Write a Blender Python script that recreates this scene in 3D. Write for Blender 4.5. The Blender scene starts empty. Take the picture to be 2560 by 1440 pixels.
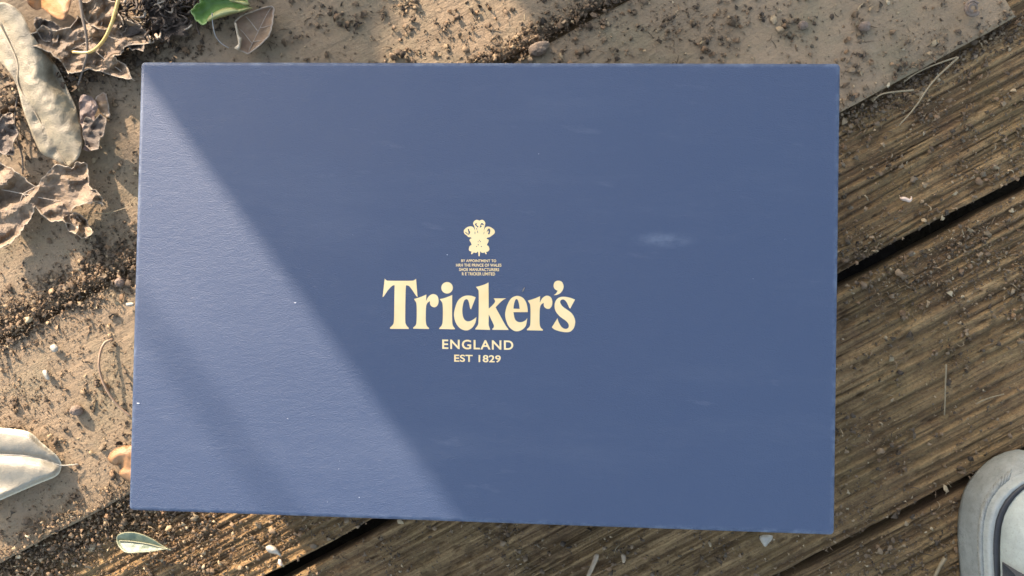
import bpy, bmesh, math, random
import numpy as np
from mathutils import Vector, Matrix, Euler
from mathutils.geometry import delaunay_2d_cdt

scene = bpy.context.scene
C = scene.collection
random.seed(7)
RNG = np.random.default_rng(11)

# ------------------------------------------------------------------ camera
CAM_LOC = (0.0395, -0.0043, 0.5084)
CAM_ROT = (0.0172, 0.0581, 0.0194)
FPX = 2027.0                                   # focal length in pixels of a 2560 wide frame
cam = bpy.data.cameras.new('camera')
cam_ob = bpy.data.objects.new('camera', cam)
C.objects.link(cam_ob)
cam_ob.location = CAM_LOC
cam_ob.rotation_euler = CAM_ROT
cam.sensor_width = 36.0
cam.lens = FPX / 2560.0 * 36.0
cam.clip_start = 0.02
cam.clip_end = 100.0
cam.dof.use_dof = True
cam.dof.focus_distance = 0.40
cam.dof.aperture_fstop = 34.0
scene.camera = cam_ob
CM = Euler(CAM_ROT).to_matrix()


def U(px, py, z=0.0):
    """the place on the level plane z that the photograph shows at (px, py)"""
    d = CM @ Vector(((px - 1280) / FPX, -(py - 720) / FPX, -1.0))
    t = (z - CAM_LOC[2]) / d.z
    return Vector(CAM_LOC) + d * t


RM = np.array(CM)


def UN(px, py, z):
    """the same for arrays"""
    v = np.stack([(px - 1280) / FPX, -(py - 720) / FPX, -np.ones_like(px)], 1) @ RM.T
    t = (z - CAM_LOC[2]) / v[:, 2]
    return np.array(CAM_LOC) + v * t[:, None]


# ------------------------------------------------------------------ world and sun
H_BOX = 0.12
sa, sb = U(380, 230, H_BOX), U(1140, 1290, H_BOX)
SUNXY = Vector((sb.x - sa.x, sb.y - sa.y)).normalized()     # the way the light travels over the ground
SUN_EL = math.radians(22)
wo = bpy.data.worlds.new('World')
scene.world = wo
wo.use_nodes = True
wn, wl = wo.node_tree.nodes, wo.node_tree.links
wn.clear()
sky = wn.new('ShaderNodeTexSky')
sky.sky_type = 'NISHITA'
sky.sun_disc = False
sky.sun_elevation = SUN_EL
sky.sun_rotation = math.atan2(-SUNXY.x, -SUNXY.y) % (2 * math.pi)
sky.air_density = 1.0
sky.dust_density = 1.6
sky.ozone_density = 1.0
hs = wn.new('ShaderNodeHueSaturation')
hs.inputs['Saturation'].default_value = 0.82
bgn = wn.new('ShaderNodeBackground')
bgn.inputs['Strength'].default_value = 0.15
wout = wn.new('ShaderNodeOutputWorld')
wl.new(sky.outputs[0], hs.inputs['Color'])
wl.new(hs.outputs[0], bgn.inputs['Color'])
wl.new(bgn.outputs[0], wout.inputs['Surface'])

sun = bpy.data.lights.new('sun', 'SUN')
sun.energy = 3.3
sun.angle = math.radians(0.45)
sun.color = (1.0, 0.85, 0.71)
sun_ob = bpy.data.objects.new('sun', sun)
C.objects.link(sun_ob)
sdir = Vector((SUNXY.x * math.cos(SUN_EL), SUNXY.y * math.cos(SUN_EL), -math.sin(SUN_EL)))
sun_ob.rotation_euler = sdir.to_track_quat('-Z', 'Y').to_euler()
sun_ob.location = (-1, 1.5, 2)

vs = scene.view_settings
vs.view_transform = 'Standard'
vs.look = 'None'
vs.gamma = 1.0
vs.use_curve_mapping = False
vs.exposure = 2.12
scene.render.engine = 'CYCLES'


# ------------------------------------------------------------------ helpers
def tag(o, label=None, cat=None, group=None, kind=None):
    if label: o['label'] = label
    if cat: o['category'] = cat
    if group: o['group'] = group
    if kind: o['kind'] = kind
    return o


def empty(name, loc=(0, 0, 0)):
    o = bpy.data.objects.new(name, None)
    o.empty_display_size = 0.02
    o.location = loc
    C.objects.link(o)
    return o


def link(name, me, mat, parent=None, smooth=False):
    o = bpy.data.objects.new(name, me)
    C.objects.link(o)
    if mat is not None:
        me.materials.append(mat)
    if parent is not None:
        o.parent = parent
        o.matrix_parent_inverse = parent.matrix_basis.inverted()
    if smooth:
        me.polygons.foreach_set('use_smooth', [True] * len(me.polygons))
    return o


def mesh_np(name, V, F):
    """V (n,3), F (m,k) arrays"""
    me = bpy.data.meshes.new(name)
    V = np.asarray(V, np.float32)
    F = np.asarray(F, np.int32)
    k = F.shape[1]
    me.vertices.add(len(V))
    me.vertices.foreach_set('co', V.ravel())
    me.loops.add(F.size)
    me.loops.foreach_set('vertex_index', F.ravel())
    me.polygons.add(len(F))
    me.polygons.foreach_set('loop_start', np.arange(len(F), dtype=np.int32) * k)
    me.update(calc_edges=True)
    me.validate()
    return me


def hashn(ix, iy, seed):
    n = (ix * 374761393 + iy * 668265263 + seed * 1442695041) & 0x7fffffff
    n = (n ^ (n >> 13)) * 1274126177 & 0x7fffffff
    n = (n ^ (n >> 16)) * 668265263 & 0x7fffffff
    return ((n ^ (n >> 15)) & 0xffffff) / float(0xffffff)


def vnoise(x, y, seed=0):
    x = np.asarray(x, float); y = np.asarray(y, float)
    ix = np.floor(x).astype(np.int64); iy = np.floor(y).astype(np.int64)
    fx = x - ix; fy = y - iy
    fx = fx * fx * (3 - 2 * fx); fy = fy * fy * (3 - 2 * fy)
    a = hashn(ix, iy, seed); b = hashn(ix + 1, iy, seed)
    c = hashn(ix, iy + 1, seed); d = hashn(ix + 1, iy + 1, seed)
    return (a + (b - a) * fx) * (1 - fy) + (c + (d - c) * fx) * fy


def fbm(x, y, seed=0, oct=4):
    s = 0; a = 0.5; t = 0
    for i in range(oct):
        s = s + a * vnoise(x, y, seed + i * 17); t += a
        x = np.asarray(x) * 2.03 + 3.1; y = np.asarray(y) * 2.03 + 1.7; a *= 0.5
    return s / t                                   # 0..1


def catmull(pts, n=6, closed=True):
    """points (x, y) or (x, y, 1) for a corner; smooth between corners"""
    N = len(pts)
    out = []
    rng = range(N if closed else N - 1)
    for i in rng:
        p1, p2 = pts[i], pts[(i + 1) % N]
        p0 = pts[(i - 1) % N] if (closed or i > 0) else p1
        p3 = pts[(i + 2) % N] if (closed or i + 2 < N) else p2
        if len(p1) > 2: p0 = p1
        if len(p2) > 2: p3 = p2
        for k in range(n):
            t = k / n
            q = []
            for c in (0, 1):
                a, b, cc, d = p0[c], p1[c], p2[c], p3[c]
                q.append(0.5 * (2 * b + (cc - a) * t + (2 * a - 5 * b + 4 * cc - d) * t * t + (3 * b - a - 3 * cc + d) * t ** 3))
            out.append(tuple(q))
    if not closed:
        out.append(tuple(pts[-1][:2]))
    return out


def tube(name, P, R, mat, parent=None, seg=7):
    """a round stem through the points P with radii R"""
    P = [Vector(p) for p in P]
    V, F = [], []
    n = len(P)
    for i, p in enumerate(P):
        t = (P[min(i + 1, n - 1)] - P[max(i - 1, 0)]).normalized()
        up = Vector((0, 0, 1)) if abs(t.z) < 0.9 else Vector((1, 0, 0))
        a = t.cross(up).normalized(); b = a.cross(t)
        r = R[i] if isinstance(R, (list, tuple)) else R
        for k in range(seg):
            w = 2 * math.pi * k / seg
            V.append(p + (a * math.cos(w) + b * math.sin(w)) * r)
    for i in range(n - 1):
        for k in range(seg):
            F.append((i * seg + k, i * seg + (k + 1) % seg, (i + 1) * seg + (k + 1) % seg, (i + 1) * seg + k))
    F.append(tuple(range(seg))[::-1])
    F.append(tuple(range((n - 1) * seg, n * seg)))
    me = bpy.data.meshes.new(name)
    me.from_pydata([tuple(v) for v in V], [], F)
    return link(name, me, mat, parent, True)


def stem_px(name, pts, zs, r_px, mat, parent=None, n=6, taper=0.5):
    """a stem traced over the ground: pixel points, heights, radius in photo pixels"""
    cp = catmull(pts, n, False)
    m = len(cp)
    P, R = [], []
    for i, (x, y) in enumerate(cp):
        t = i / (m - 1)
        z = np.interp(t, np.linspace(0, 1, len(zs)), zs)
        P.append(U(x, y, z))
        R.append(r_px / 4000.0 * (1 - taper * t))
    return tube(name, P, R, mat, parent)


def sheet(name, outline, zf, mat, parent=None, res=7.0, n=4, thick=0.00035, edge=0.0, jag=0.0, seed=1, crisp=False):
    """a leaf: outline in photo pixels, heights by zf(px, py, d) with d the distance to the edge in pixels"""
    ol = np.array(catmull(outline, n))
    if jag:
        t = np.arange(len(ol))
        ol = ol + (RNG.random(ol.shape) - 0.5) * jag
    x0, y0 = ol.min(0); x1, y1 = ol.max(0)
    gx, gy = np.meshgrid(np.arange(x0, x1, res), np.arange(y0, y1, res * 0.87))
    gx = gx + (np.arange(gx.shape[0]) % 2)[:, None] * res * 0.5
    g = np.stack([gx.ravel(), gy.ravel()], 1) + (np.random.default_rng(seed).random((gx.size, 2)) - 0.5) * res * 0.35
    # distance to the outline and inside test
    A = ol; B = np.roll(ol, -1, 0)
    def dist(p):
        ab = B - A
        t = np.clip(((p[:, None] - A) * ab).sum(2) / np.maximum((ab ** 2).sum(1), 1e-9), 0, 1)
        q = A + ab * t[..., None]
        return np.sqrt(((p[:, None] - q) ** 2).sum(2)).min(1)
    def inside(p):
        c = np.zeros(len(p), bool)
        for a, b in zip(A, B):
            cond = (a[1] > p[:, 1]) != (b[1] > p[:, 1])
            xx = (b[0] - a[0]) * (p[:, 1] - a[1]) / ((b[1] - a[1]) or 1e-9) + a[0]
            c ^= cond & (p[:, 0] < xx)
        return c
    g = g[inside(g)]
    if len(g):
        g = g[dist(g) > res * 0.45]
    pts = np.concatenate([ol, g]) if len(g) else ol
    m = len(ol)
    r = delaunay_2d_cdt([Vector(p) for p in pts], [(i, (i + 1) % m) for i in range(m)], [], 1, 1e-6)
    vp = np.array([(v.x, v.y) for v in r[0]])
    d = dist(vp)
    z = zf(vp[:, 0], vp[:, 1], d)
    V = UN(vp[:, 0], vp[:, 1], z)
    F = [tuple(f)[::-1] for f in r[2]]
    me = bpy.data.meshes.new(name)
    me.from_pydata([tuple(v) for v in V], [], F)
    me.update()
    if len(me.polygons) and sum(p.normal.z for p in me.polygons) < 0:
        me.flip_normals()
    uv = me.attributes.new('leaf', 'FLOAT_VECTOR', 'POINT')
    uv.data.foreach_set('vector', np.stack([vp[:, 0], vp[:, 1], d], 1).astype(np.float32).ravel())
    o = link(name, me, mat, parent, not crisp)
    sm = o.modifiers.new('thickness', 'SOLIDIFY')
    sm.thickness = thick
    sm.offset = -1
    return o


def pathdist(px, py, path):
    """signed distance in pixels to a polyline and the place along it"""
    A = np.array(path[:-1], float); B = np.array(path[1:], float)
    p = np.stack([px, py], 1)
    ab = B - A
    t = np.clip(((p[:, None] - A) * ab).sum(2) / (ab ** 2).sum(1), 0, 1)
    q = A + ab * t[..., None]
    dd = np.sqrt(((p[:, None] - q) ** 2).sum(2))
    k = dd.argmin(1)
    i = np.arange(len(p))
    cr = ab[k, 0] * (p[:, 1] - A[k, 1]) - ab[k, 1] * (p[:, 0] - A[k, 0])
    return dd[i, k] * np.sign(cr), (k + t[i, k]) / len(A)


# ------------------------------------------------------------------ materials
class M:
    def __init__(s, name, rough=0.7, spec=0.3):
        s.m = bpy.data.materials.new(name)
        s.m.use_nodes = True
        s.t = s.m.node_tree
        s.b = s.t.nodes['Principled BSDF']
        s.b.inputs['Roughness'].default_value = rough
        s.b.inputs['Specular IOR Level'].default_value = spec

    def n(s, kind, **kw):
        nd = s.t.nodes.new(kind)
        for k, v in kw.items():
            if k in nd.inputs: nd.inputs[k].default_value = v
            else: setattr(nd, k, v)
        return nd

    def l(s, a, b): s.t.links.new(a, b)

    def coord(s, scale=(1, 1, 1), rotz=0.0, attr=None):
        if attr:
            c = s.n('ShaderNodeAttribute', attribute_name=attr).outputs['Vector']
        else:
            c = s.n('ShaderNodeTexCoord').outputs['Object']
        mp = s.n('ShaderNodeMapping')
        if rotz:
            mp0 = s.n('ShaderNodeMapping')
            mp0.inputs['Rotation'].default_value = (0, 0, rotz)
            s.l(c, mp0.inputs[0]); c = mp0.outputs[0]
        mp.inputs['Scale'].default_value = scale
        s.l(c, mp.inputs[0])
        return mp.outputs[0]

    def noise(s, vec, scale, detail=5, rough=0.6, lo=0.3, hi=0.7, dist=0.0):
        nz = s.n('ShaderNodeTexNoise')
        nz.inputs['Scale'].default_value = scale
        nz.inputs['Detail'].default_value = detail
        nz.inputs['Roughness'].default_value = rough
        nz.inputs['Distortion'].default_value = dist
        s.l(vec, nz.inputs['Vector'])
        mr = s.n('ShaderNodeMapRange')
        mr.inputs['From Min'].default_value = lo
        mr.inputs['From Max'].default_value = hi
        s.l(nz.outputs['Fac'], mr.inputs['Value'])
        return mr.outputs[0]

    def mix(s, fac, a, b, mode='MIX'):
        mx = s.n('ShaderNodeMix', data_type='RGBA', blend_type=mode)
        for v, i in ((fac, 0), (a, 6), (b, 7)):
            if hasattr(v, 'default_value') or hasattr(v, 'is_linked'):
                s.l(v, mx.inputs[i])
            elif i == 0: mx.inputs[0].default_value = v
            else: mx.inputs[i].default_value = (*v, 1) if len(v) == 3 else v
        return mx.outputs[2]

    def math(s, op, a, b):
        mt = s.n('ShaderNodeMath', operation=op)
        for i, v in enumerate((a, b)):
            if hasattr(v, 'is_linked'): s.l(v, mt.inputs[i])
            else: mt.inputs[i].default_value = v
        return mt.outputs[0]

    def base(s, c):
        if hasattr(c, 'is_linked'): s.l(c, s.b.inputs['Base Color'])
        else: s.b.inputs['Base Color'].default_value = (*c, 1)

    def bump(s, h, strength=0.3, dist=0.001):
        bp = s.n('ShaderNodeBump')
        bp.inputs['Strength'].default_value = strength
        bp.inputs['Distance'].default_value = dist
        s.l(h, bp.inputs['Height'])
        s.l(bp.outputs[0], s.b.inputs['Normal'])


ANG = math.radians(29.3)                         # run of the planks and boards
DV = Vector((math.cos(ANG), math.sin(ANG), 0))
NV = Vector((-math.sin(ANG), math.cos(ANG), 0))


def mat_paper():
    m = M('navy_paper', 0.6, 0.82)
    m.b.inputs['IOR'].default_value = 1.52
    iso = m.coord()
    fine = m.noise(m.coord((0.5, 1, 1)), 2300, 3, 0.6, 0.3, 0.7)
    blot = m.noise(iso, 14, 6, 0.65, 0.3, 0.72)
    rub = m.noise(m.coord((0.25, 1, 1)), 34, 6, 0.7, 0.52, 0.80)
    scuff = m.noise(m.coord((0.3, 1, 1), 0.1), 90, 4, 0.6, 0.66, 0.80)
    c = m.mix(blot, (0.001, 0.015, 0.055), (0.003, 0.019, 0.061))
    c = m.mix(m.math('MULTIPLY', fine, 0.45), c, (0.010, 0.029, 0.066))
    c = m.mix(m.math('MULTIPLY', rub, 0.10), c, (0.16, 0.17, 0.20))
    c = m.mix(m.math('MULTIPLY', scuff, 0.10), c, (0.30, 0.30, 0.32))
    # paper rubbed pale along the edges and at the corners
    sx = m.n('ShaderNodeSeparateXYZ')
    m.l(m.n('ShaderNodeTexCoord').outputs['Object'], sx.inputs[0])
    wear = []
    for ax, half in ((0, 0.17), (1, 0.1109)):
        ab = m.math('ABSOLUTE', sx.outputs[ax], 0.0)
        mr = m.n('ShaderNodeMapRange')
        mr.inputs['From Min'].default_value = half - 0.0030
        mr.inputs['From Max'].default_value = half - 0.0004
        m.l(ab, mr.inputs['Value'])
        wear.append(mr.outputs[0])
    wn_ = m.noise(iso, 170, 6, 0.7, 0.45, 0.72)
    edge = m.math('MULTIPLY', m.math('MAXIMUM', wear[0], wear[1]), wn_)
    corner = m.math('MULTIPLY', m.math('MULTIPLY', wear[0], wear[1]), 0.6)
    c = m.mix(m.math('MULTIPLY', m.math('MAXIMUM', edge, corner), 0.55), c, (0.16, 0.19, 0.24))
    # a rubbed pale smear right of the lettering
    q = U(1660, 600, H_BOX)
    vm = m.n('ShaderNodeVectorMath', operation='SUBTRACT')
    m.l(m.n('ShaderNodeTexCoord').outputs['Object'], vm.inputs[0]); vm.inputs[1].default_value = q
    mp = m.n('ShaderNodeMapping'); mp.inputs['Scale'].default_value = (80, 300, 1)
    m.l(vm.outputs[0], mp.inputs[0])
    ln = m.n('ShaderNodeVectorMath', operation='LENGTH'); m.l(mp.outputs[0], ln.inputs[0])
    sm = m.n('ShaderNodeMapRange', interpolation_type='SMOOTHSTEP')
    sm.inputs['From Min'].default_value = 1.5; sm.inputs['From Max'].default_value = 0.0
    m.l(ln.outputs['Value'], sm.inputs['Value'])
    c = m.mix(m.math('MULTIPLY', m.math('MULTIPLY', sm.outputs[0], m.noise(m.coord((0.5, 1, 1)), 260, 4, 0.6, 0.3, 0.6)), 0.19), c, (0.26, 0.29, 0.33))
    m.base(c)
    rg = m.n('ShaderNodeMapRange')
    rg.inputs['To Min'].default_value = 0.53
    rg.inputs['To Max'].default_value = 0.70
    m.l(m.math('ADD', m.math('MULTIPLY', blot, 0.5), m.math('MULTIPLY', fine, 0.5)), rg.inputs['Value'])
    m.l(rg.outputs[0], m.b.inputs['Roughness'])
    cs = m.noise(m.coord((0.6, 1, 1)), 420, 4, 0.65, 0.2, 0.8)
    m.bump(m.math('ADD', fine, m.math('MULTIPLY', cs, 1.0)), 0.45, 0.0003)
    bow = m.n('ShaderNodeBump')
    bow.inputs['Strength'].default_value = 0.25
    bow.inputs['Distance'].default_value = 0.004
    m.l(m.noise(iso, 7, 2, 0.5, 0.2, 0.8), bow.inputs['Height'])
    for nd in m.t.nodes:
        if nd.type == 'BUMP' and nd != bow:
            m.l(bow.outputs[0], nd.inputs['Normal'])
    return m.m


def mat_foil():
    m = M('gold_foil', 0.5, 0.6)
    n1 = m.noise(m.coord(), 60, 3, 0.5, 0.3, 0.7)
    m.base(m.mix(n1, (0.93, 0.63, 0.28), (1.0, 0.73, 0.36)))
    m.b.inputs['Metallic'].default_value = 0.8
    m.bump(m.noise(m.coord((0.5, 1, 1)), 700, 3, 0.6), 0.12, 0.0001)
    return m.m


def mat_plank():
    m = M('weathered_smooth_plank', 0.75, 0.25)
    along = m.coord((0.07, 1, 1), -ANG)
    iso = m.coord()
    big = m.noise(iso, 11, 6, 0.65, 0.36, 0.66)
    grain = m.noise(along, 260, 6, 0.7, 0.36, 0.66)
    streak = m.noise(along, 60, 5, 0.65, 0.5, 0.7, 0.4)
    alg = m.noise(iso, 19, 7, 0.7, 0.48, 0.70)
    spk = m.noise(iso, 520, 5, 0.75, 0.54, 0.74)
    mott = m.noise(iso, 90, 7, 0.75, 0.40, 0.66)
    pale = m.noise(iso, 150, 5, 0.7, 0.56, 0.74)
    c = m.mix(big, (0.206, 0.142, 0.078), (0.297, 0.199, 0.113))
    c = m.mix(m.math('MULTIPLY', grain, 0.30), c, (0.183, 0.129, 0.075))
    c = m.mix(m.math('MULTIPLY', streak, 0.30), c, (0.174, 0.131, 0.078))
    c = m.mix(m.math('MULTIPLY', mott, 0.40), c, (0.183, 0.135, 0.085))
    c = m.mix(m.math('MULTIPLY', alg, 0.50), c, (0.142, 0.129, 0.071))
    c = m.mix(m.math('MULTIPLY', pale, 0.35), c, (0.339, 0.249, 0.156))
    c = m.mix(m.math('MULTIPLY', spk, 0.6), c, (0.078, 0.054, 0.032))
    m.base(c)
    h = m.math('ADD', m.math('MULTIPLY', grain, 0.6), m.math('ADD', mott, m.noise(iso, 320, 6, 0.7, 0.2, 0.8)))
    m.bump(h, 0.6, 0.0008)
    return m.m


def mat_deck():
    m = M('mossy_decking', 0.8, 0.25)
    along = m.coord((0.045, 1, 1), -ANG)
    iso = m.coord()
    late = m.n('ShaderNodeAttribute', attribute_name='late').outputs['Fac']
    g1 = m.noise(along, 210, 6, 0.7, 0.38, 0.62, 0.3)
    g2 = m.noise(along, 60, 5, 0.65, 0.4, 0.62)
    g3 = m.noise(along, 620, 4, 0.6, 0.4, 0.62)
    moss = m.noise(iso, 22, 7, 0.72, 0.46, 0.66)
    dirt = m.noise(iso, 30, 8, 0.75, 0.45, 0.62)
    spk = m.noise(iso, 700, 4, 0.7, 0.48, 0.66)
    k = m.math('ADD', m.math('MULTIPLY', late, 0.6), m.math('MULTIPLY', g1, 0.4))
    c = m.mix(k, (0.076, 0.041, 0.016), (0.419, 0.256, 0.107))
    c = m.mix(m.math('MULTIPLY', g2, 0.25), c, (0.314, 0.190, 0.075))
    c = m.mix(m.math('MULTIPLY', g3, 0.35), c, (0.116, 0.064, 0.026))
    c = m.mix(m.math('MULTIPLY', dirt, 0.62), c, (0.094, 0.048, 0.022))
    c = m.mix(m.math('MULTIPLY', moss, 0.28), c, (0.128, 0.100, 0.032))
    c = m.mix(m.math('MULTIPLY', spk, 0.5), c, (0.058, 0.031, 0.015))
    m.base(c)
    m.bump(m.math('ADD', g1, m.math('ADD', g3, m.noise(iso, 520, 5, 0.7, 0.2, 0.8))), 0.7, 0.0009)
    return m.m


def mat_crumb(name='crumb', rough=0.75):
    m = M(name, rough, 0.3)
    a = m.n('ShaderNodeAttribute', attribute_name='tint')
    nz = m.noise(m.coord(), 900, 3, 0.6, 0.3, 0.7)
    m.base(m.mix(m.math('MULTIPLY', nz, 0.4), a.outputs['Color'], (0.10, 0.075, 0.05)))
    return m.m


def mat_leaf(name, c1, c2, spot=(0.12, 0.09, 0.06), spot_amt=0.4, rough=0.55, spec=0.35, sc=0.02, edge=None, edge_w=6.0, trans=0.0, bump=0.35):
    """leaf colours by noise over the blade, a rim colour where the edge has dried"""
    m = M(name, rough, spec)
    v = m.coord(attr='leaf')
    sep = m.n('ShaderNodeSeparateXYZ'); m.l(v, sep.inputs[0])
    cmb = m.n('ShaderNodeCombineXYZ')
    m.l(sep.outputs[0], cmb.inputs[0]); m.l(sep.outputs[1], cmb.inputs[1])
    f = cmb.outputs[0]
    big = m.noise(f, sc, 5, 0.65, 0.3, 0.7)
    sp = m.noise(f, sc * 9, 5, 0.7, 0.55, 0.72)
    c = m.mix(big, c1, c2)
    c = m.mix(m.math('MULTIPLY', sp, spot_amt), c, spot)
    if edge:
        mr = m.n('ShaderNodeMapRange')
        mr.inputs['From Min'].default_value = edge_w
        mr.inputs['From Max'].default_value = 0.0
        m.l(sep.outputs[2], mr.inputs['Value'])
        c = m.mix(m.math('MULTIPLY', mr.outputs[0], 0.8), c, edge)
    m.base(c)
    m.bump(m.noise(f, sc * 14, 5, 0.65, 0.2, 0.8), bump, 0.0008)
    if trans:
        tr = m.n('ShaderNodeBsdfTranslucent')
        m.l(c, tr.inputs['Color'])
        mx = m.n('ShaderNodeMixShader')
        mx.inputs[0].default_value = trans
        m.l(m.b.outputs[0], mx.inputs[1]); m.l(tr.outputs[0], mx.inputs[2])
        m.l(mx.outputs[0], m.t.nodes['Material Output'].inputs['Surface'])
    return m.m


def mat_plain(name, c, c2=None, rough=0.6, spec=0.3, scale=300, bump=0.2, bd=0.0004):
    m = M(name, rough, spec)
    nz = m.noise(m.coord(), scale, 5, 0.65, 0.3, 0.7)
    m.base(m.mix(nz, c, c2 or tuple(x * 0.7 for x in c)))
    m.bump(nz, bump, bd)
    return m.m


PAPER, FOIL, PLANK, DECK, CRUMB = mat_paper(), mat_foil(), mat_plank(), mat_deck(), mat_crumb()
SOIL = mat_plain('dark_soil', (0.035, 0.026, 0.018), (0.015, 0.011, 0.008), 0.9, 0.1, 120, 0.6, 0.003)

# ------------------------------------------------------------------ the setting
Z_DECK = -0.007
off = lambda p: p.x * NV.x + p.y * NV.y
E0 = 0.5 * (off(U(0, 1405, 0)) + off(U(2540, 45, 0)))          # front edge of the front plank
G0 = 0.5 * (off(U(60, 800, 0)) + off(U(1540, 10, 0)))         # joint between the planks
D1 = 0.5 * (off(U(2560, 452, Z_DECK)) + off(U(740, 1425, Z_DECK)))   # gaps of the decking
D2 = off(U(2200, 1322, Z_DECK))
GAP1, GAP2 = 0.0086, 0.0055
PW = (G0 - E0) - 0.004                                          # plank width
U_END = U(2546, 45, 0).dot(DV)

me = bpy.data.meshes.new('ground')
me.from_pydata([(-3, -3, -0.09), (3, -3, -0.09), (3, 3, -0.09), (-3, 3, -0.09)], [], [(0, 1, 2, 3)])
tag(link('ground', me, SOIL), kind='structure')

deck = tag(empty('deck'), 'weathered ridged timber decking under the planks', 'deck', kind='structure')
walk = tag(empty('plank_walkway'), 'smooth tan planks laid over the ridged decking', 'planks', kind='structure')


def strip(name, u0, u1, v0, v1, du, dv, hf, z0, depth, mat, parent, edge=0.003):
    """a board: the top is a relief hf(u, v), the sides go down by depth"""
    nu = max(2, int((u1 - u0) / du)); nv = max(2, int((v1 - v0) / dv))
    us = np.linspace(u0, u1, nu); vs_ = np.linspace(v0, v1, nv)
    uu, vv = np.meshgrid(us, vs_, indexing='ij')
    h = hf(uu, vv)
    # rounded arrises
    dd = np.minimum(np.minimum(vv - v0, v1 - vv), np.minimum(uu - u0, u1 - uu))
    k = np.clip(1 - dd / edge, 0, 1)
    h = h - edge * 0.55 * (1 - np.sqrt(np.maximum(1 - k * k, 0)))
    wob = (fbm(uu * 30, vv * 0 + v0 * 90, 5) - 0.5) * 0.0022 * k     # edges not quite straight
    X = uu * DV.x + (vv + wob) * NV.x
    Y = uu * DV.y + (vv + wob) * NV.y
    V = np.stack([X.ravel(), Y.ravel(), (z0 + h).ravel()], 1)
    idx = np.arange(nu * nv).reshape(nu, nv)
    F = np.stack([idx[:-1, :-1].ravel(), idx[1:, :-1].ravel(), idx[1:, 1:].ravel(), idx[:-1, 1:].ravel()], 1)
    ring = np.concatenate([idx[:, 0], idx[-1, 1:], idx[-2::-1, -1], idx[0, -2:0:-1]])
    n0 = len(V)
    B = V[ring].copy(); B[:, 2] = z0 - depth
    V = np.concatenate([V, B])
    j = np.arange(len(ring)); j2 = (j + 1) % len(ring)
    S = np.stack([ring[j], n0 + j, n0 + j2, ring[j2]], 1)
    me = mesh_np(name, V, np.concatenate([F, S]))
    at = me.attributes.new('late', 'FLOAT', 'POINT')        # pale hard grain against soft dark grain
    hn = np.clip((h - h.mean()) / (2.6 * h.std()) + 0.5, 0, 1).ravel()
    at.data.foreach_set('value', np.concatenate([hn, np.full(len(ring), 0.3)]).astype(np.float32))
    return link(name, me, mat, parent, True)


def deck_relief(u, v, seed):
    w = v + 0.004 * (fbm(u * 7, v * 30, seed + 3) - 0.5)
    ridge = (0.5 + 0.5 * np.cos(2 * math.pi * w / 0.0064)) * (0.25 + 0.75 * fbm(u * 8, v * 60, seed + 71, 3))
    worn = fbm(u * 22, v * 110, seed + 9, 4)
    g1 = fbm(u * 6, w * 260, seed + 21, 3)
    g2 = fbm(u * 10, w * 620, seed + 27, 3)
    g3 = fbm(u * 30, w * 1300, seed + 33, 2)
    crack = np.clip(1 - np.abs(g1 - 0.5) * 14, 0, 1) * np.clip(fbm(u * 9, v * 45, seed + 55, 3) * 2.4 - 0.75, 0, 1)
    pit = np.clip(0.40 - fbm(u * 130, v * 260, seed + 41, 3), 0, 1) * 5
    return -0.0016 * (1 - ridge) * (0.3 + worn) - 0.0034 * (1 - g1) - 0.0022 * (1 - g2) - 0.0010 * g3 - 0.0022 * crack - 0.0012 * pit + 0.0024


BU = (-0.50, 0.52)
deck_rows = [(D1 + GAP1 / 2, E0 + 0.012 + 0.03, 2), (D2 + GAP2 / 2, D1 - GAP1 / 2, 5), (D2 - GAP2 / 2 - 0.138, D2 - GAP2 / 2, 8)]
for v0, v1, sd in deck_rows:
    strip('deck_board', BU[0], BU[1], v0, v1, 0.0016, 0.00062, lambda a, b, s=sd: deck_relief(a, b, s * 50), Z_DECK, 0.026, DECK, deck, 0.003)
# the next board is seen only past the end of the planks
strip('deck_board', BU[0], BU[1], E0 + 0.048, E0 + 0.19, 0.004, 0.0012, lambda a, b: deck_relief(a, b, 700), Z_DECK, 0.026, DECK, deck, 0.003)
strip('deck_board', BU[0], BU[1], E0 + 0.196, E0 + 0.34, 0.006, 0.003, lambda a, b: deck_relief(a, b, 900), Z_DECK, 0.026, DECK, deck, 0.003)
for uu in (-0.30, 0.22):                                       # joists across below
    P = [DV * (uu + s * 0.022) + NV * w for s, w in ((-1, -0.3), (1, -0.3), (1, 0.36), (-1, 0.36))]
    me = bpy.data.meshes.new('joist')
    vv = [(p.x, p.y, z) for z in (-0.0895, Z_DECK - 0.0262) for p in P]
    me.from_pydata(vv, [], [(4, 5, 6, 7), (0, 1, 5, 4), (1, 2, 6, 5), (2, 3, 7, 6), (3, 0, 4, 7), (3, 2, 1, 0)])
    link('joist', me, SOIL, deck)


def plank_relief(u, v, seed):
    return 0.0009 * (fbm(u * 12, v * 30, seed) - 0.6) - 0.0004 * fbm(u * 60, v * 260, seed + 7) - 0.0007 * np.clip(fbm(u * 40, v * 60, seed + 5) - 0.62, 0, 1) * 5


for i, (v0, v1) in enumerate(((E0, E0 + PW), (G0 + 0.002, G0 + 0.002 + PW), (G0 + 0.008 + PW, G0 + 0.008 + 2 * PW))):
    strip('plank', -0.46, U_END + (0, 0.004, -0.003)[i], v0, v1, 0.0024, 0.0014, lambda a, b, s=i: plank_relief(a, b, 100 + s * 31), 0.0, 0.0065 if i < 2 else 0.0065, PLANK, walk, 0.0026)

# ------------------------------------------------------------------ added sun blocker cut to shape the shade (unseen, upper left beyond the frame)
FD = 1.3
SX = Vector((SUNXY.x, SUNXY.y, 0))
PX = Vector((-SX.y, SX.x, 0)) if (-SX.y) > 0 else Vector((SX.y, -SX.x, 0))
TAN = math.tan(SUN_EL)


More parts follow.
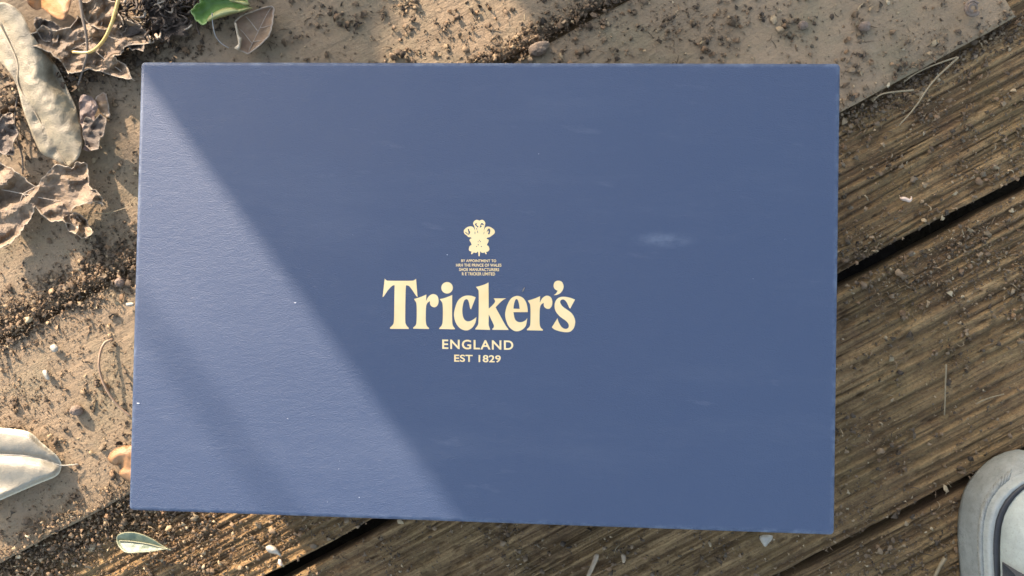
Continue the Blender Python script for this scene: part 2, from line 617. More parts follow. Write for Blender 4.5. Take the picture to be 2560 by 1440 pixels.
def blocker_tz(p):
    """where the sun ray that reaches p crosses the added blocker"""
    return p.dot(PX), (p.x * SX.x + p.y * SX.y + FD) * TAN + p.z


BLOCKER_WOOD = mat_plain('blocker_wood', (0.34, 0.27, 0.19), (0.24, 0.19, 0.13), 0.8, 0.2, 40, 0.4, 0.002)
blocker = tag(empty('sun_blocker', tuple(-SX * FD) ), 'added wooden boards, unseen beyond the upper left edge, shaped to throw shade over the box', 'blocker')
blocker.location = (-SX.x * FD, -SX.y * FD, -0.09)
bpy.context.view_layer.update()


def blocker_piece(name, poly, thick=0.012, dep=0.0):
    """a piece of the added blocker: outline in its own coordinates (t, z)"""
    V, F = [], []
    n = len(poly)
    for s in (dep, dep - thick):
        for t, z in poly:
            p = -SX * FD + PX * t + SX * s
            V.append((p.x, p.y, z))
    F.append(tuple(range(n))); F.append(tuple(range(2 * n - 1, n - 1, -1)))
    for i in range(n):
        j = (i + 1) % n
        F.append((i, n + i, n + j, j))
    me = bpy.data.meshes.new(name)
    me.from_pydata(V, [], F)
    return link(name, me, BLOCKER_WOOD, blocker)


T0 = blocker_tz(U(760, 760, H_BOX))[0]                            # edge of the shade on the lid
hole = [blocker_tz(U(x, y, 0)) for x, y in ((962, -60), (968, 0), (992, 55), (958, 80), (948, 120), (962, 160), (1010, 260))]
ht0 = min(t for t, z in hole)
TOPZ = (FD + 0.36) * TAN + 0.08
tb = T0
k = 0
hr = blocker_tz(U(1330, 60, 0))[0]
zlo, zhi = hole[0][1], hole[-1][1]
# boards up to the opening, the one cut for the sun patch, then the rest
blocker_piece('blocker_board', [(T0, -0.09), (ht0 - 0.012, -0.09), (ht0 - 0.012, TOPZ), (T0, TOPZ)])
blocker_piece('blocker_board', [(ht0 - 0.0119, -0.09), (hr, -0.09), (hr - 0.006, zlo - 0.03), (hole[0][0], zlo)] + hole[1:-1] + [(hole[-1][0], zhi), (hr + 0.004, zhi + 0.02), (hr, TOPZ), (ht0 - 0.0119, TOPZ)])
x = hr + 0.0001
while x < 0.42:
    blocker_piece('blocker_board', [(x, -0.09), (x + 0.0999, -0.09), (x + 0.0999, TOPZ + 0.01 * math.sin(x * 40)), (x, TOPZ)])
    x += 0.1
blocker_piece('blocker_rail', [(T0 + 0.002, 0.06), (x - 0.002, 0.06), (x - 0.002, 0.13), (T0 + 0.002, 0.13)], 0.03, -0.0122)
blocker_piece('blocker_rail', [(T0 + 0.002, TOPZ - 0.14), (x - 0.002, TOPZ - 0.14), (x - 0.002, TOPZ - 0.07), (T0 + 0.002, TOPZ - 0.07)], 0.03, -0.0122)

ct = blocker_tz(U(560, 1070, H_BOX))[0]  # added thin pole, out of view, placed to cast the soft streak on the lid
cp = -SX * 2.6 + PX * ct
POLE = mat_plain('pole', (0.40, 0.32, 0.18), (0.30, 0.23, 0.13), 0.5, 0.4, 60)
o = tube('streak_pole', [(cp.x, cp.y, -0.09), (cp.x, cp.y, 0.7), (cp.x, cp.y, 1.45)], [0.004, 0.004, 0.0034], POLE, None, 8)
tag(o, 'thin added pole, unseen beyond the upper left edge, casting a soft streak on the lid', 'pole')

# ------------------------------------------------------------------ shoe box
BW, BD = 0.34, 0.2218
box = tag(empty('shoe_box', (0, 0, 0)), 'navy blue cardboard shoe box with gold lettering on its lid', 'shoe box')
bpy.context.view_layer.update()


def round_box(name, w, d, z0, z1, r, mat, parent, open_bottom=False, seg=4):
    bm = bmesh.new()
    bmesh.ops.create_cube(bm, size=1)
    for v in bm.verts:
        v.co = Vector((v.co.x * w, v.co.y * d, z0 + (v.co.z + 0.5) * (z1 - z0)))
    ed = [e for e in bm.edges if not (e.verts[0].co.z < z0 + 1e-6 and e.verts[1].co.z < z0 + 1e-6)]
    bmesh.ops.bevel(bm, geom=ed, offset=r, segments=seg, affect='EDGES', profile=0.5)
    me = bpy.data.meshes.new(name)
    bm.to_mesh(me); bm.free()
    o = link(name, me, mat, parent)
    me.polygons.foreach_set('use_smooth', [len(p.vertices) == 4 and p.area < 0.002 for p in me.polygons])
    return o


round_box('tray', BW - 0.005, BD - 0.005, 0.0006, H_BOX - 0.003, 0.0012, PAPER, box, seg=2)
lid = round_box('lid', BW, BD, H_BOX - 0.042, H_BOX, 0.0021, PAPER, box, seg=4)

ZL = H_BOX + 0.00002


def outline_part(name, loops, to_px, parent, label=None):
    cu = bpy.data.curves.new(name, 'CURVE')
    cu.dimensions = '2D'
    cu.fill_mode = 'BOTH'
    cu.extrude = 0.00005
    for lp in loops:
        sp = cu.splines.new('POLY')
        sp.points.add(len(lp) - 1)
        for i, q in enumerate(lp):
            w = U(*to_px(*q), H_BOX)
            sp.points[i].co = (w.x, w.y, 0, 1)
        sp.use_cyclic_u = True
    tmp = bpy.data.objects.new('tmp', cu)
    me = bpy.data.meshes.new_from_object(tmp)
    bpy.data.objects.remove(tmp)
    me.name = name
    for v in me.vertices:
        v.co.z += ZL + 0.00005
    o = link(name, me, FOIL, parent)
    if label: o['label'] = label
    return o


c2 = lambda x, y: (940 + x / 4.923, 690 + y / 4.923)
K = 1
LET = {
 'T': [[(108,32,K),(130,52),(170,58),(430,58),(470,50),(493,35,K),(512,258,K),(495,245),(450,178),(408,125),(370,114,K),(364,200),(361,400),(360,540),(370,598),(405,640,K),(402,652,K),(174,650,K),(172,636,K),(212,592),(222,540),(225,400),(228,200),(230,114,K),(200,122),(150,172),(98,248),(82,256,K)]],
 'r': [[(470,282,K),(520,268),(575,248),(620,228,K),(616,308,K),(650,250),(700,222),(750,240),(770,290),(765,345),(735,382),(695,380),(668,352),(664,310,K),(640,325),(622,355),(615,400),(613,480),(614,560),(625,610),(655,640,K),(652,652,K),(458,648,K),(458,634,K),(490,602),(500,550),(502,400),(495,330),(478,300)]],
 'i': [[(785,285,K),(840,272),(900,250),(938,232,K),(938,320),(937,450),(938,540),(945,605),(972,645,K),(970,656,K),(778,653,K),(778,642,K),(812,600),(822,540),(824,420),(822,370),(815,330),(797,300)],
       [(875 + 71 * math.cos(a * math.pi / 8), 145 + 71 * math.sin(a * math.pi / 8)) for a in range(16)]],
 'c': [[(1228,262,K),(1170,410,K),(1158,395),(1145,330),(1130,295),(1112,285),(1085,305),(1068,370),(1063,440),(1075,510),(1105,550),(1145,558),(1190,540),(1236,506,K),(1225,570),(1190,630),(1140,665),(1090,668),(1030,640),(980,570),(960,480),(972,400),(1005,310),(1060,258),(1120,240),(1180,245)]],
 'k': [[(1230,135,K),(1280,122),(1340,102),(1385,80,K),(1388,402,K),(1440,352),(1467,312),(1448,275,K),(1600,275,K),(1570,292),(1530,325),(1472,385,K),(1510,455),(1590,600),(1630,655,K),(1630,665,K),(1432,662,K),(1432,650,K),(1452,622),(1440,580),(1388,472,K),(1387,540),(1388,605),(1404,655,K),(1402,664,K),(1222,658,K),(1224,645,K),(1255,600),(1262,540),(1265,350),(1264,200),(1254,165)]],
 'e': [[(1868,445,K),(1866,400),(1850,330),(1815,275),(1765,248),(1715,248),(1660,280),(1615,360),(1590,460),(1600,540),(1635,620),(1690,670),(1745,680),(1800,660),(1845,610),(1862,518,K),(1840,545),(1800,565),(1750,565),(1710,530),(1692,445,K)],
       [(1692,402,K),(1698,350),(1715,295),(1728,285),(1742,292),(1760,340),(1768,405,K)]],
 'apostrophe': [[(2235,182,K),(2200,160),(2185,120),(2200,75),(2240,57),(2285,70),(2308,115),(2302,165),(2270,210),(2225,232),(2186,236,K),(2215,215)]],
 's': [[(2450,290,K),(2390,402,K),(2375,385),(2350,330),(2320,295),(2290,290),(2268,310),(2275,345),(2310,385),(2400,450),(2440,510),(2452,570),(2435,640),(2390,685),(2330,692),(2260,680),(2200,660),(2163,632,K),(2234,520,K),(2245,560),(2275,615),(2310,645),(2345,650),(2370,630),(2370,595),(2340,555),(2260,495),(2210,430),(2198,360),(2215,300),(2255,265),(2310,255),(2380,265)]],
}
for ch, loops in LET.items():
    outline_part('letter' if ch != 'apostrophe' else 'apostrophe', [catmull(l, 6) for l in loops], c2, lid)
outline_part('letter', [catmull([(p[0] + 1400, p[1] + 20, *p[2:]) for p in LET['r'][0]], 6)], c2, lid)

c1 = lambda x, y: (1100 + x / 8.47, 530 + y / 8.47)
EMB = [(832,184,K),(800,168),(755,172),(715,205),(703,250),(725,300),(738,350),(748,405,K),(720,345),(690,312),(640,303),(570,325),(515,375),(505,415),(520,460),(570,500),(600,530),(645,535),(672,556,K),(632,575),(628,610),(650,640),(668,690),(662,705,K),(630,720),(612,780),(620,820),(668,838,K),(658,885),(680,895,K),(715,856,K),(760,866),(788,850),(800,832,K),(812,870),(815,935,K),(840,935,K),(845,870),(855,832,K),(880,860),(915,866),(940,852,K),(970,897,K),(990,886,K),(975,846,K),(1012,838),(1045,800),(1040,750),(1020,715),(990,705,K),(1005,670),(1025,630),(1030,590),(985,566,K),(1010,540),(1045,535),(1100,500),(1155,450),(1160,400),(1130,360),(1070,320),(1010,308),(960,332),(922,410,K),(938,340),(950,290),(960,240),(945,200),(910,170),(870,168)]
EH = [[(740,270),(755,240),(785,240),(772,265),(790,290),(815,310),(800,330),(770,300)],
      [(865,250),(890,232),(925,262),(925,280),(890,268),(870,285),(885,310),(850,330),(840,320),(855,290)],
      [(530,425),(555,428),(575,452),(606,460),(600,405),(588,372),(610,355),(622,398),(640,420),(620,475),(580,472)],
      [(985,430),(1010,370),(1040,350),(1065,380),(1055,450),(1040,475),(1015,460),(1030,430),(1025,395),(1005,410)],
      [(788,395),(800,400),(806,440),(796,445)], [(765,345),(785,350),(790,372),(775,368)],
      [(735,420),(745,418),(748,470),(738,468)], [(930,425),(940,420),(930,470),(922,468)],
      [(826,590),(840,592),(838,612),(826,608)], [(800,622),(814,624),(812,640),(800,638)], [(850,612),(862,615),(860,640),(850,636)],
      [(802,682),(818,684),(816,706),(802,702)], [(868,722),(886,724),(884,742),(868,740)], [(770,722),(784,720),(782,740),(770,740)]]
outline_part('emblem', [catmull(EMB, 4)] + [catmull(h, 3) for h in EH], c1, lid, 'gold crest of three feathers')


def text_part(name, s, x0, x1, ytop, ybot, slant_dy=0.0, off_=0.0, spacing=1.0):
    """a line of gold capitals filling the photo box x0..x1, ytop..ybot on the lid"""
    fc = bpy.data.curves.new(name, 'FONT')
    fc.body = s
    fc.size = 1.0
    fc.offset = off_
    fc.space_character = spacing
    tmp = bpy.data.objects.new('tmp', fc)
    me = bpy.data.meshes.new_from_object(tmp)
    bpy.data.objects.remove(tmp)
    co = np.array([v.co[:] for v in me.vertices])
    a, b = co.min(0), co.max(0)
    for v in me.vertices:
        fx = (v.co.x - a[0]) / (b[0] - a[0]); fy = (v.co.y - a[1]) / (b[1] - a[1])
        w = U(x0 + fx * (x1 - x0), ybot + (ytop - ybot) * fy + slant_dy * fx, H_BOX)
        v.co = (w.x, w.y, ZL + 0.00006)
    me.name = name
    return link(name, me, FOIL, lid)


text_part('town_line', 'ENGLAND', 940 + 815 / 4.923, 940 + 1690 / 4.923, 690 + 780 / 4.923, 690 + 898 / 4.923, 2.6, 0.02, 1.14)
text_part('year_line', 'EST 1829', 940 + 962 / 4.923, 940 + 1536 / 4.923, 690 + 966 / 4.923, 690 + 1056 / 4.923, 2.0, 0.021, 1.04)
for s, x0, x1, y0, y1 in (('BY APPOINTMENT TO', 450, 1190, 1003, 1060), ('HRH THE PRINCE OF WALES', 340, 1300, 1093, 1156), ('SHOE MANUFACTURERS', 405, 1252, 1186, 1250), ('R E TRICKER LIMITED', 465, 1167, 1277, 1342)):
    text_part('warrant_line', s, 1100 + x0 / 8.47, 1100 + x1 / 8.47, 530 + y0 / 8.47, 530 + y1 / 8.47, 0.4, 0.02, 1.05)

# ------------------------------------------------------------------ litter: crumbs, flakes and splinters
def proto_lump(r):
    bm = bmesh.new()
    bmesh.ops.create_icosphere(bm, subdivisions=1, radius=1)
    V = np.array([v.co[:] for v in bm.verts]); F = np.array([[v.index for v in f.verts] for f in bm.faces])
    bm.free()
    V = V * (0.35 + 1.0 * r.random((len(V), 1))) * (r.random(3) * 0.5 + np.array([0.7, 0.3, 0.2]))
    return V, F


def proto_flake(r):
    n, m = 5, 3
    arc = r.uniform(0.8, 3.8); wd = r.uniform(0.2, 0.65)
    V = []
    for i in range(n):
        t = i / (n - 1) - 0.5
        w = wd * (1 - (2 * abs(t)) ** 2 * r.uniform(0.6, 1.0)) + 0.05
        for j in range(m):
            s = j / (m - 1) - 0.5
            a = t * arc
            V.append((math.sin(a) / arc * 2, s * w * 2, (math.cos(a) - 1) / arc * 1.6 + 0.6 * s * s * r.uniform(0.3, 2) + r.normal() * 0.05))
    F = []
    for i in range(n - 1):
        for j in range(m - 1):
            a = i * m + j
            F += [(a, a + m, a + m + 1), (a, a + m + 1, a + 1)]
    V = np.array(V); V[:, :2] += r.normal(size=(len(V), 2)) * 0.13; V[:, 2] += r.normal(size=len(V)) * 0.07; V[:, 2] -= V[:, 2].min() - 0.02
    # a thin underside so that the flake is solid
    V2 = V.copy(); V2[:, 2] -= 0.09
    F = np.array(F)
    n0 = len(V)
    rim = [j for j in range(m)] + [i * m + m - 1 for i in range(1, n)] + [(n - 1) * m + j for j in range(m - 2, -1, -1)] + [i * m for i in range(n - 2, 0, -1)]
    S = []
    for q in range(len(rim)):
        a, b = rim[q], rim[(q + 1) % len(rim)]
        S += [(a, b, n0 + b), (a, n0 + b, n0 + a)]
    return np.concatenate([V, V2]), np.concatenate([F, F[:, ::-1] + n0, np.array(S)])


def proto_splinter(r):
    n, m = 4, 4
    V, F = [], []
    bend = r.normal() * 0.35
    for i in range(n):
        t = i / (n - 1) * 2 - 1
        w = 0.13 * (1 - 0.6 * abs(t))
        for k in range(m):
            a = k * math.pi / 2 + 0.4
            V.append((t, bend * t * t + w * math.cos(a), w * 0.7 * math.sin(a) + 0.12 * r.random()))
    for i in range(n - 1):
        for k in range(m):
            a, b = i * m + k, i * m + (k + 1) % m
            F += [(a, b, b + m), (a, b + m, a + m)]
    F += [(0, 2, 1), (0, 3, 2), (12, 13, 14), (12, 14, 15)]
    return np.array(V), np.array(F)


PR = np.random.default_rng(5)
PROTO = {'l': [proto_lump(PR) for _ in range(14)], 'f': [proto_flake(PR) for _ in range(18)], 's': [proto_splinter(PR) for _ in range(10)]}
TINTS = np.array([(0.105, 0.065, 0.033), (0.168, 0.106, 0.055), (0.063, 0.040, 0.021), (0.242, 0.157, 0.082), (0.326, 0.223, 0.117), (0.137, 0.095, 0.053), (0.210, 0.119, 0.055), (0.378, 0.275, 0.148), (0.483, 0.370, 0.218)])


def surf(x, y):
    """height of the floor"""
    o = x * NV.x + y * NV.y; u = x * DV.x + y * DV.y
    z = np.full(len(x), Z_DECK - 0.0012)
    z[(o > E0) & (u < U_END)] = -0.0004
    z[np.abs(o - D1) < GAP1 / 2] = -9
    z[np.abs(o - D2) < GAP2 / 2] = -9
    return z


def rotmats(r, n, tilt):
    a = r.random(n) * 2 * math.pi
    ax = r.random(n) * 2 * math.pi; th = np.abs(r.normal(size=n)) * tilt
    kx, ky = np.cos(ax), np.sin(ax)
    c, s = np.cos(th), np.sin(th)
    T = np.zeros((n, 3, 3))
    T[:, 0, 0] = c + kx * kx * (1 - c); T[:, 0, 1] = kx * ky * (1 - c); T[:, 0, 2] = ky * s
    T[:, 1, 0] = kx * ky * (1 - c); T[:, 1, 1] = c + ky * ky * (1 - c); T[:, 1, 2] = -kx * s
    T[:, 2, 0] = -ky * s; T[:, 2, 1] = kx * s; T[:, 2, 2] = c
    Z = np.zeros((n, 3, 3))
    Z[:, 0, 0] = np.cos(a); Z[:, 0, 1] = -np.sin(a); Z[:, 1, 0] = np.sin(a); Z[:, 1, 1] = np.cos(a); Z[:, 2, 2] = 1
    return T @ Z


def litter(name, xy, size, mix, weights, seed, heap=None, tilt=0.5, label=None, cat='leaf litter', align=0.0):
    """one heap of uncountable bits: xy (n,2) world places, size (n,) half length in metres"""
    r = np.random.default_rng(seed)
    z = surf(xy[:, 0], xy[:, 1])
    ok = (z > -1) & ~((np.abs(xy[:, 0]) < BW / 2 + 0.002) & (np.abs(xy[:, 1]) < BD / 2 + 0.002))
    if heap is None: heap = np.zeros(len(xy))
    xy, size, z, heap = xy[ok], size[ok], z[ok], heap[ok]
    n = len(xy)
    kinds = r.choice(list(mix), n, p=np.array(list(mix.values())) / sum(mix.values()))
    kinds = np.where((kinds == 'l') & (size > 0.0009), 'f', kinds)
    R = rotmats(r, n, tilt)
    w = np.array(weights, float); w /= w.sum()
    tint = TINTS[r.choice(len(TINTS), n, p=w)] * (0.75 + 0.5 * r.random((n, 1)))
    VV, FF, CC = [], [], []
    base = 0
    for i in range(n):
        pv, pf = PROTO[kinds[i]][r.integers(len(PROTO[kinds[i]]))]
        v = (pv * size[i]) @ R[i].T
        lift = -v[:, 2].min() * (0.7 if kinds[i] == 'l' else 0.9)
        v = v + np.array([xy[i, 0], xy[i, 1], z[i] + lift + heap[i]])
        VV.append(v); FF.append(pf + base); base += len(pv)
        CC.append(np.repeat(tint[i][None], len(pv), 0))
    V = np.concatenate(VV); F = np.concatenate(FF); Cc = np.concatenate(CC)
    me = mesh_np(name, V, F)
    at = me.attributes.new('tint', 'FLOAT_COLOR', 'POINT')
    at.data.foreach_set('color', np.concatenate([Cc, np.ones((len(Cc), 1))], 1).astype(np.float32).ravel())
    o = link(name, me, CRUMB)
    return tag(o, label, cat, kind='stuff')


def scatter(n, x0, y0, x1, y1, r, clusters=0, spread=20.0, share=0.6, z=0.0):
    px = r.uniform(x0, x1, n); py = r.uniform(y0, y1, n)
    if clusters:
        cx = r.uniform(x0, x1, clusters); cy = r.uniform(y0, y1, clusters)
        wk = r.random(clusters) ** 2; wk /= wk.sum()
        k = r.choice(clusters, n, p=wk); sel = r.random(n) < share
        px = np.where(sel, cx[k] + r.normal(size=n) * spread, px)
        py = np.where(sel, cy[k] + r.normal(size=n) * spread, py)
    P = UN(px, py, np.full(n, z))
    return P[:, :2], px, py


def sizes(r, n, med, sig=0.45, hi=0.0032):
    return np.minimum(med * np.exp(r.normal(size=n) * sig), hi)


inbase = lambda xy: (np.abs(xy[:, 0]) < BW / 2 + 0.003) & (np.abs(xy[:, 1]) < BD / 2 + 0.003)
offs = lambda xy: xy[:, 0] * NV.x + xy[:, 1] * NV.y
alon = lambda xy: xy[:, 0] * DV.x + xy[:, 1] * DV.y
MIX = {'l': 0.12, 'f': 0.6, 's': 0.28}
W_DARK = [5, 4, 3.5, 2.2, 1.2, 2, 2.2, 0.4, 0.1]
W_MID = [4, 4, 3, 2.6, 1.7, 2, 2.4, 0.7, 0.18]

# crumbs on the back plank (behind the joint)
r = np.random.default_rng(21)
parts = [scatter(600, 380, -40, 1500, 175, r, 34, 20)[0], scatter(300, -40, 150, 420, 760, r, 14, 20)[0], scatter(150, 930, -40, 1330, 170, r, 12, 20)[0]]
xy = np.concatenate(parts); o = offs(xy)
xy = xy[(o > G0 + 0.004) & (o < G0 + PW - 0.002)]
litter('plank_crumbs', xy, sizes(r, len(xy), 0.0015, 0.5), MIX, W_DARK, 31, label='dry crumbs and bud scales scattered over the back plank')
# crumbs on the front plank
parts = [scatter(800, 1250, -40, 2560, 300, r, 60, 22)[0], scatter(380, 1250, 0, 1900, 170, r, 20, 26)[0], scatter(560, -40, 780, 420, 1400, r, 34, 22)[0]]
xy = np.concatenate(parts); o = offs(xy)
xy = xy[(o > E0 + 0.002) & (o < G0 - 0.004) & (alon(xy) < U_END - 0.002)]
litter('plank_crumbs', xy, sizes(r, len(xy), 0.00145, 0.5), MIX, W_MID, 32, label='dry crumbs and bud scales scattered over the front plank')
# dust-fine grains on the planks
xy = np.concatenate([scatter(3400, 380, -40, 2560, 300, r, 160, 24)[0], scatter(7000, -40, 150, 440, 1440, r, 200, 26)[0]]); o = offs(xy)
xy = xy[(o > E0) & (alon(xy) < U_END)]
litter('fine_grit', xy, sizes(r, len(xy), 0.00050, 0.45, 0.0012), {'l': 0.3, 'f': 0.5, 's': 0.2}, W_DARK, 33, label='fine grit sprinkled over the tan planks', cat='grit')


# litter packed along the joint between the planks
def along_line(n, o0, sd, u0, u1, r):
    u = r.uniform(u0, u1, n); v = o0 + r.normal(size=n) * sd
    return np.stack([u * DV.x + v * NV.x, u * DV.y + v * NV.y], 1), v


ul0, ul1 = U(0, 830, 0).dot(DV) - 0.03, U(360, 650, 0).dot(DV) + 0.05
ur0, ur1 = U(1180, 180, 0).dot(DV) - 0.03, U(1600, -20, 0).dot(DV) + 0.03
r = np.random.default_rng(41)
A, va = along_line(5200, G0 + 0.005, 0.0095, ul0, ul1, r)
B, vb = along_line(2000, G0 + 0.0035, 0.0045, ur0, ur1, r)
xy = np.concatenate([A, B]); v = np.concatenate([va, vb])
heap = 0.0028 * np.exp(-((v - G0 - 0.003) / 0.006) ** 2) * r.random(len(v))
litter('joint_litter', xy, sizes(r, len(xy), 0.0009, 0.55, 0.0036), {'l': 0.14, 'f': 0.56, 's': 0.30}, W_DARK, 42, heap, 0.7, 'crumbly brown litter packed along the joint between the two planks')
# dark litter in the joint behind the back plank, top left
ub0, ub1 = U(0, 290, 0).dot(DV) - 0.05, U(540, 0, 0).dot(DV) + 0.05
A, va = along_line(2600, G0 + PW + 0.004, 0.012, ub0, ub1, r)
heap = 0.006 * np.exp(-((va - G0 - PW - 0.004) / 0.012) ** 2) * r.random(len(va))
litter('corner_litter', A, sizes(r, len(A), 0.0014, 0.5, 0.0045), {'l': 0.25, 'f': 0.5, 's': 0.25}, [6, 3, 6, 1.2, 0.6, 3, 1.5, 0.3, 0.1], 43, heap, 0.8, 'dark broken leaf litter heaped behind the back plank in the upper left corner')
# litter heaped against the front edge of the front plank, lower left
ue0, ue1 = U(0, 1400, 0).dot(DV) - 0.05, U(420, 1190, 0).dot(DV) + 0.05
A, va = along_line(6000, E0 - 0.008, 0.0100, ue0, ue1, r)
A2, va2 = along_line(1300, E0 - 0.030, 0.014, ue0, U(760, 1440, 0).dot(DV), r)
xy = np.concatenate([A, A2]); v = np.concatenate([va, va2])
heap = 0.0055 * np.clip(1 - np.abs(v - E0 + 0.003) / 0.02, 0, 1) * r.random(len(v))
litter('edge_litter', xy, sizes(r, len(xy), 0.0009, 0.55, 0.0036), {'l': 0.16, 'f': 0.55, 's': 0.29}, W_MID, 44, heap, 0.7, 'crumbly litter heaped against the front edge of the plank, lower left')
# the same along the right hand stretch of that edge
us0, us1 = U(2080, 320, 0).dot(DV) - 0.02, U_END + 0.02
A, va = along_line(1500, E0 - 0.007, 0.006, us0, us1, r)
va = np.minimum(va, E0 - 0.001)
litter('edge_litter', A, sizes(r, len(A), 0.0010, 0.5, 0.003), {'l': 0.12, 'f': 0.48, 's': 0.40}, W_DARK, 45, None, 0.7, 'brown litter under the plank edge, upper right of the box')
# bits on the decking
r = np.random.default_rng(51)
parts = [scatter(4600, 2080, 150, 2580, 760, r, 70, 30, 0.5, Z_DECK)[0], scatter(3400, 2060, 600, 2580, 1440, r, 60, 34, 0.5, Z_DECK)[0], scatter(2400, 330, 1270, 860, 1450, r, 40, 24, 0.6, Z_DECK)[0], scatter(2400, 860, 1290, 2400, 1450, r, 40, 30, 0.5, Z_DECK)[0]]
xy = np.concatenate(parts); o = offs(xy)
xy = xy[(o < E0 - 0.001) | (alon(xy) > U_END)]
litter('deck_crumbs', xy, sizes(r, len(xy), 0.00072, 0.6, 0.003), {'l': 0.12, 'f': 0.48, 's': 0.40}, W_MID, 52, None, 0.6, 'small husks and crumbs lying over the ridged decking')

# ------------------------------------------------------------------ leaves
N2 = lambda x, y, f, s, o=4: fbm(x * f, y * f, s, o) - 0.5


def crease(x, y, f, s):
    """sharp crumples: folded planes in several directions"""
    rr = np.random.default_rng(s)
    z = 0; w = 0
    for k in range(5):
        a = rr.random() * math.pi; ff = f * rr.uniform(0.7, 1.9); am = rr.uniform(0.5, 1.0) / (1 + 0.4 * k)
        t = (x * math.cos(a) + y * math.sin(a)) * ff + rr.random() + 1.3 * (fbm(x * f * 0.8, y * f * 0.8, s + k, 2) - 0.5)
        z = z + am * np.abs(2 * (t - np.floor(t)) - 1); w += am
    return z / w


L_TAN = mat_leaf('dry_tan_leaf', (0.115, 0.088, 0.05), (0.32, 0.255, 0.15), (0.09, 0.07, 0.045), 0.6, 0.5, 0.45, 0.018, (0.33, 0.25, 0.15), 6, bump=0.5)
L_PALE = mat_leaf('bleached_leaf', (0.185, 0.155, 0.105), (0.25, 0.215, 0.15), (0.13, 0.10, 0.065), 0.6, 0.45, 0.5, 0.02, (0.55, 0.47, 0.32), 5)
L_MAPLE = mat_leaf('dry_maple_leaf', (0.125, 0.074, 0.038), (0.27, 0.18, 0.098), (0.08, 0.055, 0.038), 0.5, 0.5, 0.5, 0.025, (0.38, 0.30, 0.21), 3, 0.12, bump=0.6)
L_PURPLE = mat_leaf('dry_purple_leaf', (0.20, 0.13, 0.095), (0.30, 0.21, 0.155), (0.10, 0.07, 0.06), 0.4, 0.55, 0.4, 0.03, None, 4, 0.12)
L_ORANGE = mat_leaf('orange_leaf', (0.46, 0.17, 0.03), (0.36, 0.22, 0.10), (0.22, 0.12, 0.06), 0.35, 0.5, 0.4, 0.02, (0.35, 0.18, 0.09), 5, 0.2)
L_AMBER = mat_leaf('amber_leaf', (0.34, 0.165, 0.06), (0.24, 0.125, 0.055), (0.22, 0.12, 0.06), 0.35, 0.45, 0.5, 0.03, (0.16, 0.09, 0.05), 5, 0.15)
L_GREEN = mat_leaf('green_leaf', (0.13, 0.24, 0.045), (0.17, 0.26, 0.06), (0.11, 0.16, 0.04), 0.35, 0.45, 0.5, 0.03, (0.24, 0.32, 0.09), 6, 0.2)
L_YGREEN = mat_leaf('yellow_green_leaf', (0.34, 0.33, 0.12), (0.27, 0.27, 0.09), (0.16, 0.14, 0.06), 0.35, 0.45, 0.5, 0.04, (0.30, 0.25, 0.10), 4, 0.15)
L_BROWN = mat_leaf('brown_toothed_leaf', (0.19, 0.098, 0.048), (0.27, 0.175, 0.092), (0.11, 0.08, 0.055), 0.4, 0.5, 0.4, 0.02, (0.36, 0.29, 0.21), 4, 0.1)
L_SAGE = mat_leaf('sage_leaf', (0.092, 0.115, 0.062), (0.125, 0.148, 0.085), (0.30, 0.27, 0.16), 0.3, 0.42, 0.5, 0.05, (0.30, 0.27, 0.15), 3, 0.1, bump=0.15)
L_FLAKE = mat_leaf('white_flake', (0.40, 0.35, 0.27), (0.28, 0.24, 0.18), (0.25, 0.22, 0.18), 0.35, 0.5, 0.4, 0.08)
S_YELLOW = mat_plain('yellow_stem', (0.46, 0.27, 0.055), (0.50, 0.36, 0.13), 0.4, 0.5, 150, 0.1)
S_BROWN = mat_plain('brown_stem', (0.22, 0.13, 0.075), (0.30, 0.20, 0.12), 0.5, 0.4, 300, 0.2)
S_DARK = mat_plain('dark_twig', (0.10, 0.075, 0.05), (0.16, 0.12, 0.085), 0.7, 0.3, 400, 0.3)
S_STRAW = mat_plain('straw', (0.27, 0.20, 0.11), (0.19, 0.14, 0.075), 0.6, 0.3, 300, 0.2)
S_HAIR = mat_plain('grey_fibre', (0.40, 0.37, 0.32), (0.25, 0.23, 0.2), 0.5, 0.4, 300, 0.1)


def s225(pts): return [(p[0] / 2.25, p[1] / 2.25, *p[2:]) for p in pts]


def thing(name, label, cat, at, group=None):
    p = U(*at, 0)
    t = tag(empty(name, (p.x, p.y, 0)), label, cat, group)
    bpy.context.view_layer.update()
    return t


# long tan leaf, upper left
t = thing('long_leaf', 'long dry tan leaf lying over the crumpled leaves at the upper left', 'leaf', (110, 250))
rib = [(-20, 20), (20, 80), (42, 150), (46, 213), (89, 284), (124, 347), (169, 418)]
def zf(x, y, d):
    s, u = pathdist(x, y, rib)                     # negative to the right of the rib
    right = np.clip(-s / 70, 0, 1.3); left = np.clip(s / 45, 0, 1.3)
    return 0.0085 + 0.004 * np.sin(u * 3.0) + 0.0050 * np.sin(right * 2.3) + 0.0022 * np.sin(left * 2.2) - 0.0045 * right * right - 0.005 * left ** 2 + 0.0035 * N2(x, y, 0.02, 3) + 0.0012 * N2(x, y, 0.08, 5)
sheet('blade', [(-30, 20), (0, 6), (28, 12), (55, 35), (75, 75), (100, 115), (130, 150), (150, 180), (170, 225), (190, 270), (203, 320), (206, 355), (200, 385), (186, 405), (170, 419, K), (155, 410), (130, 396), (105, 385), (88, 355), (70, 310), (55, 265), (45, 225), (30, 190), (10, 165), (-20, 130), (-45, 70)], zf, L_TAN, t, 6)
stem_px('midrib', [(-10, 45), (42, 150), (46, 213), (89, 284), (124, 347), (169, 418)], [0.011, 0.0128, 0.0128, 0.0122, 0.0105, 0.009], 2.4, L_TAN, t)

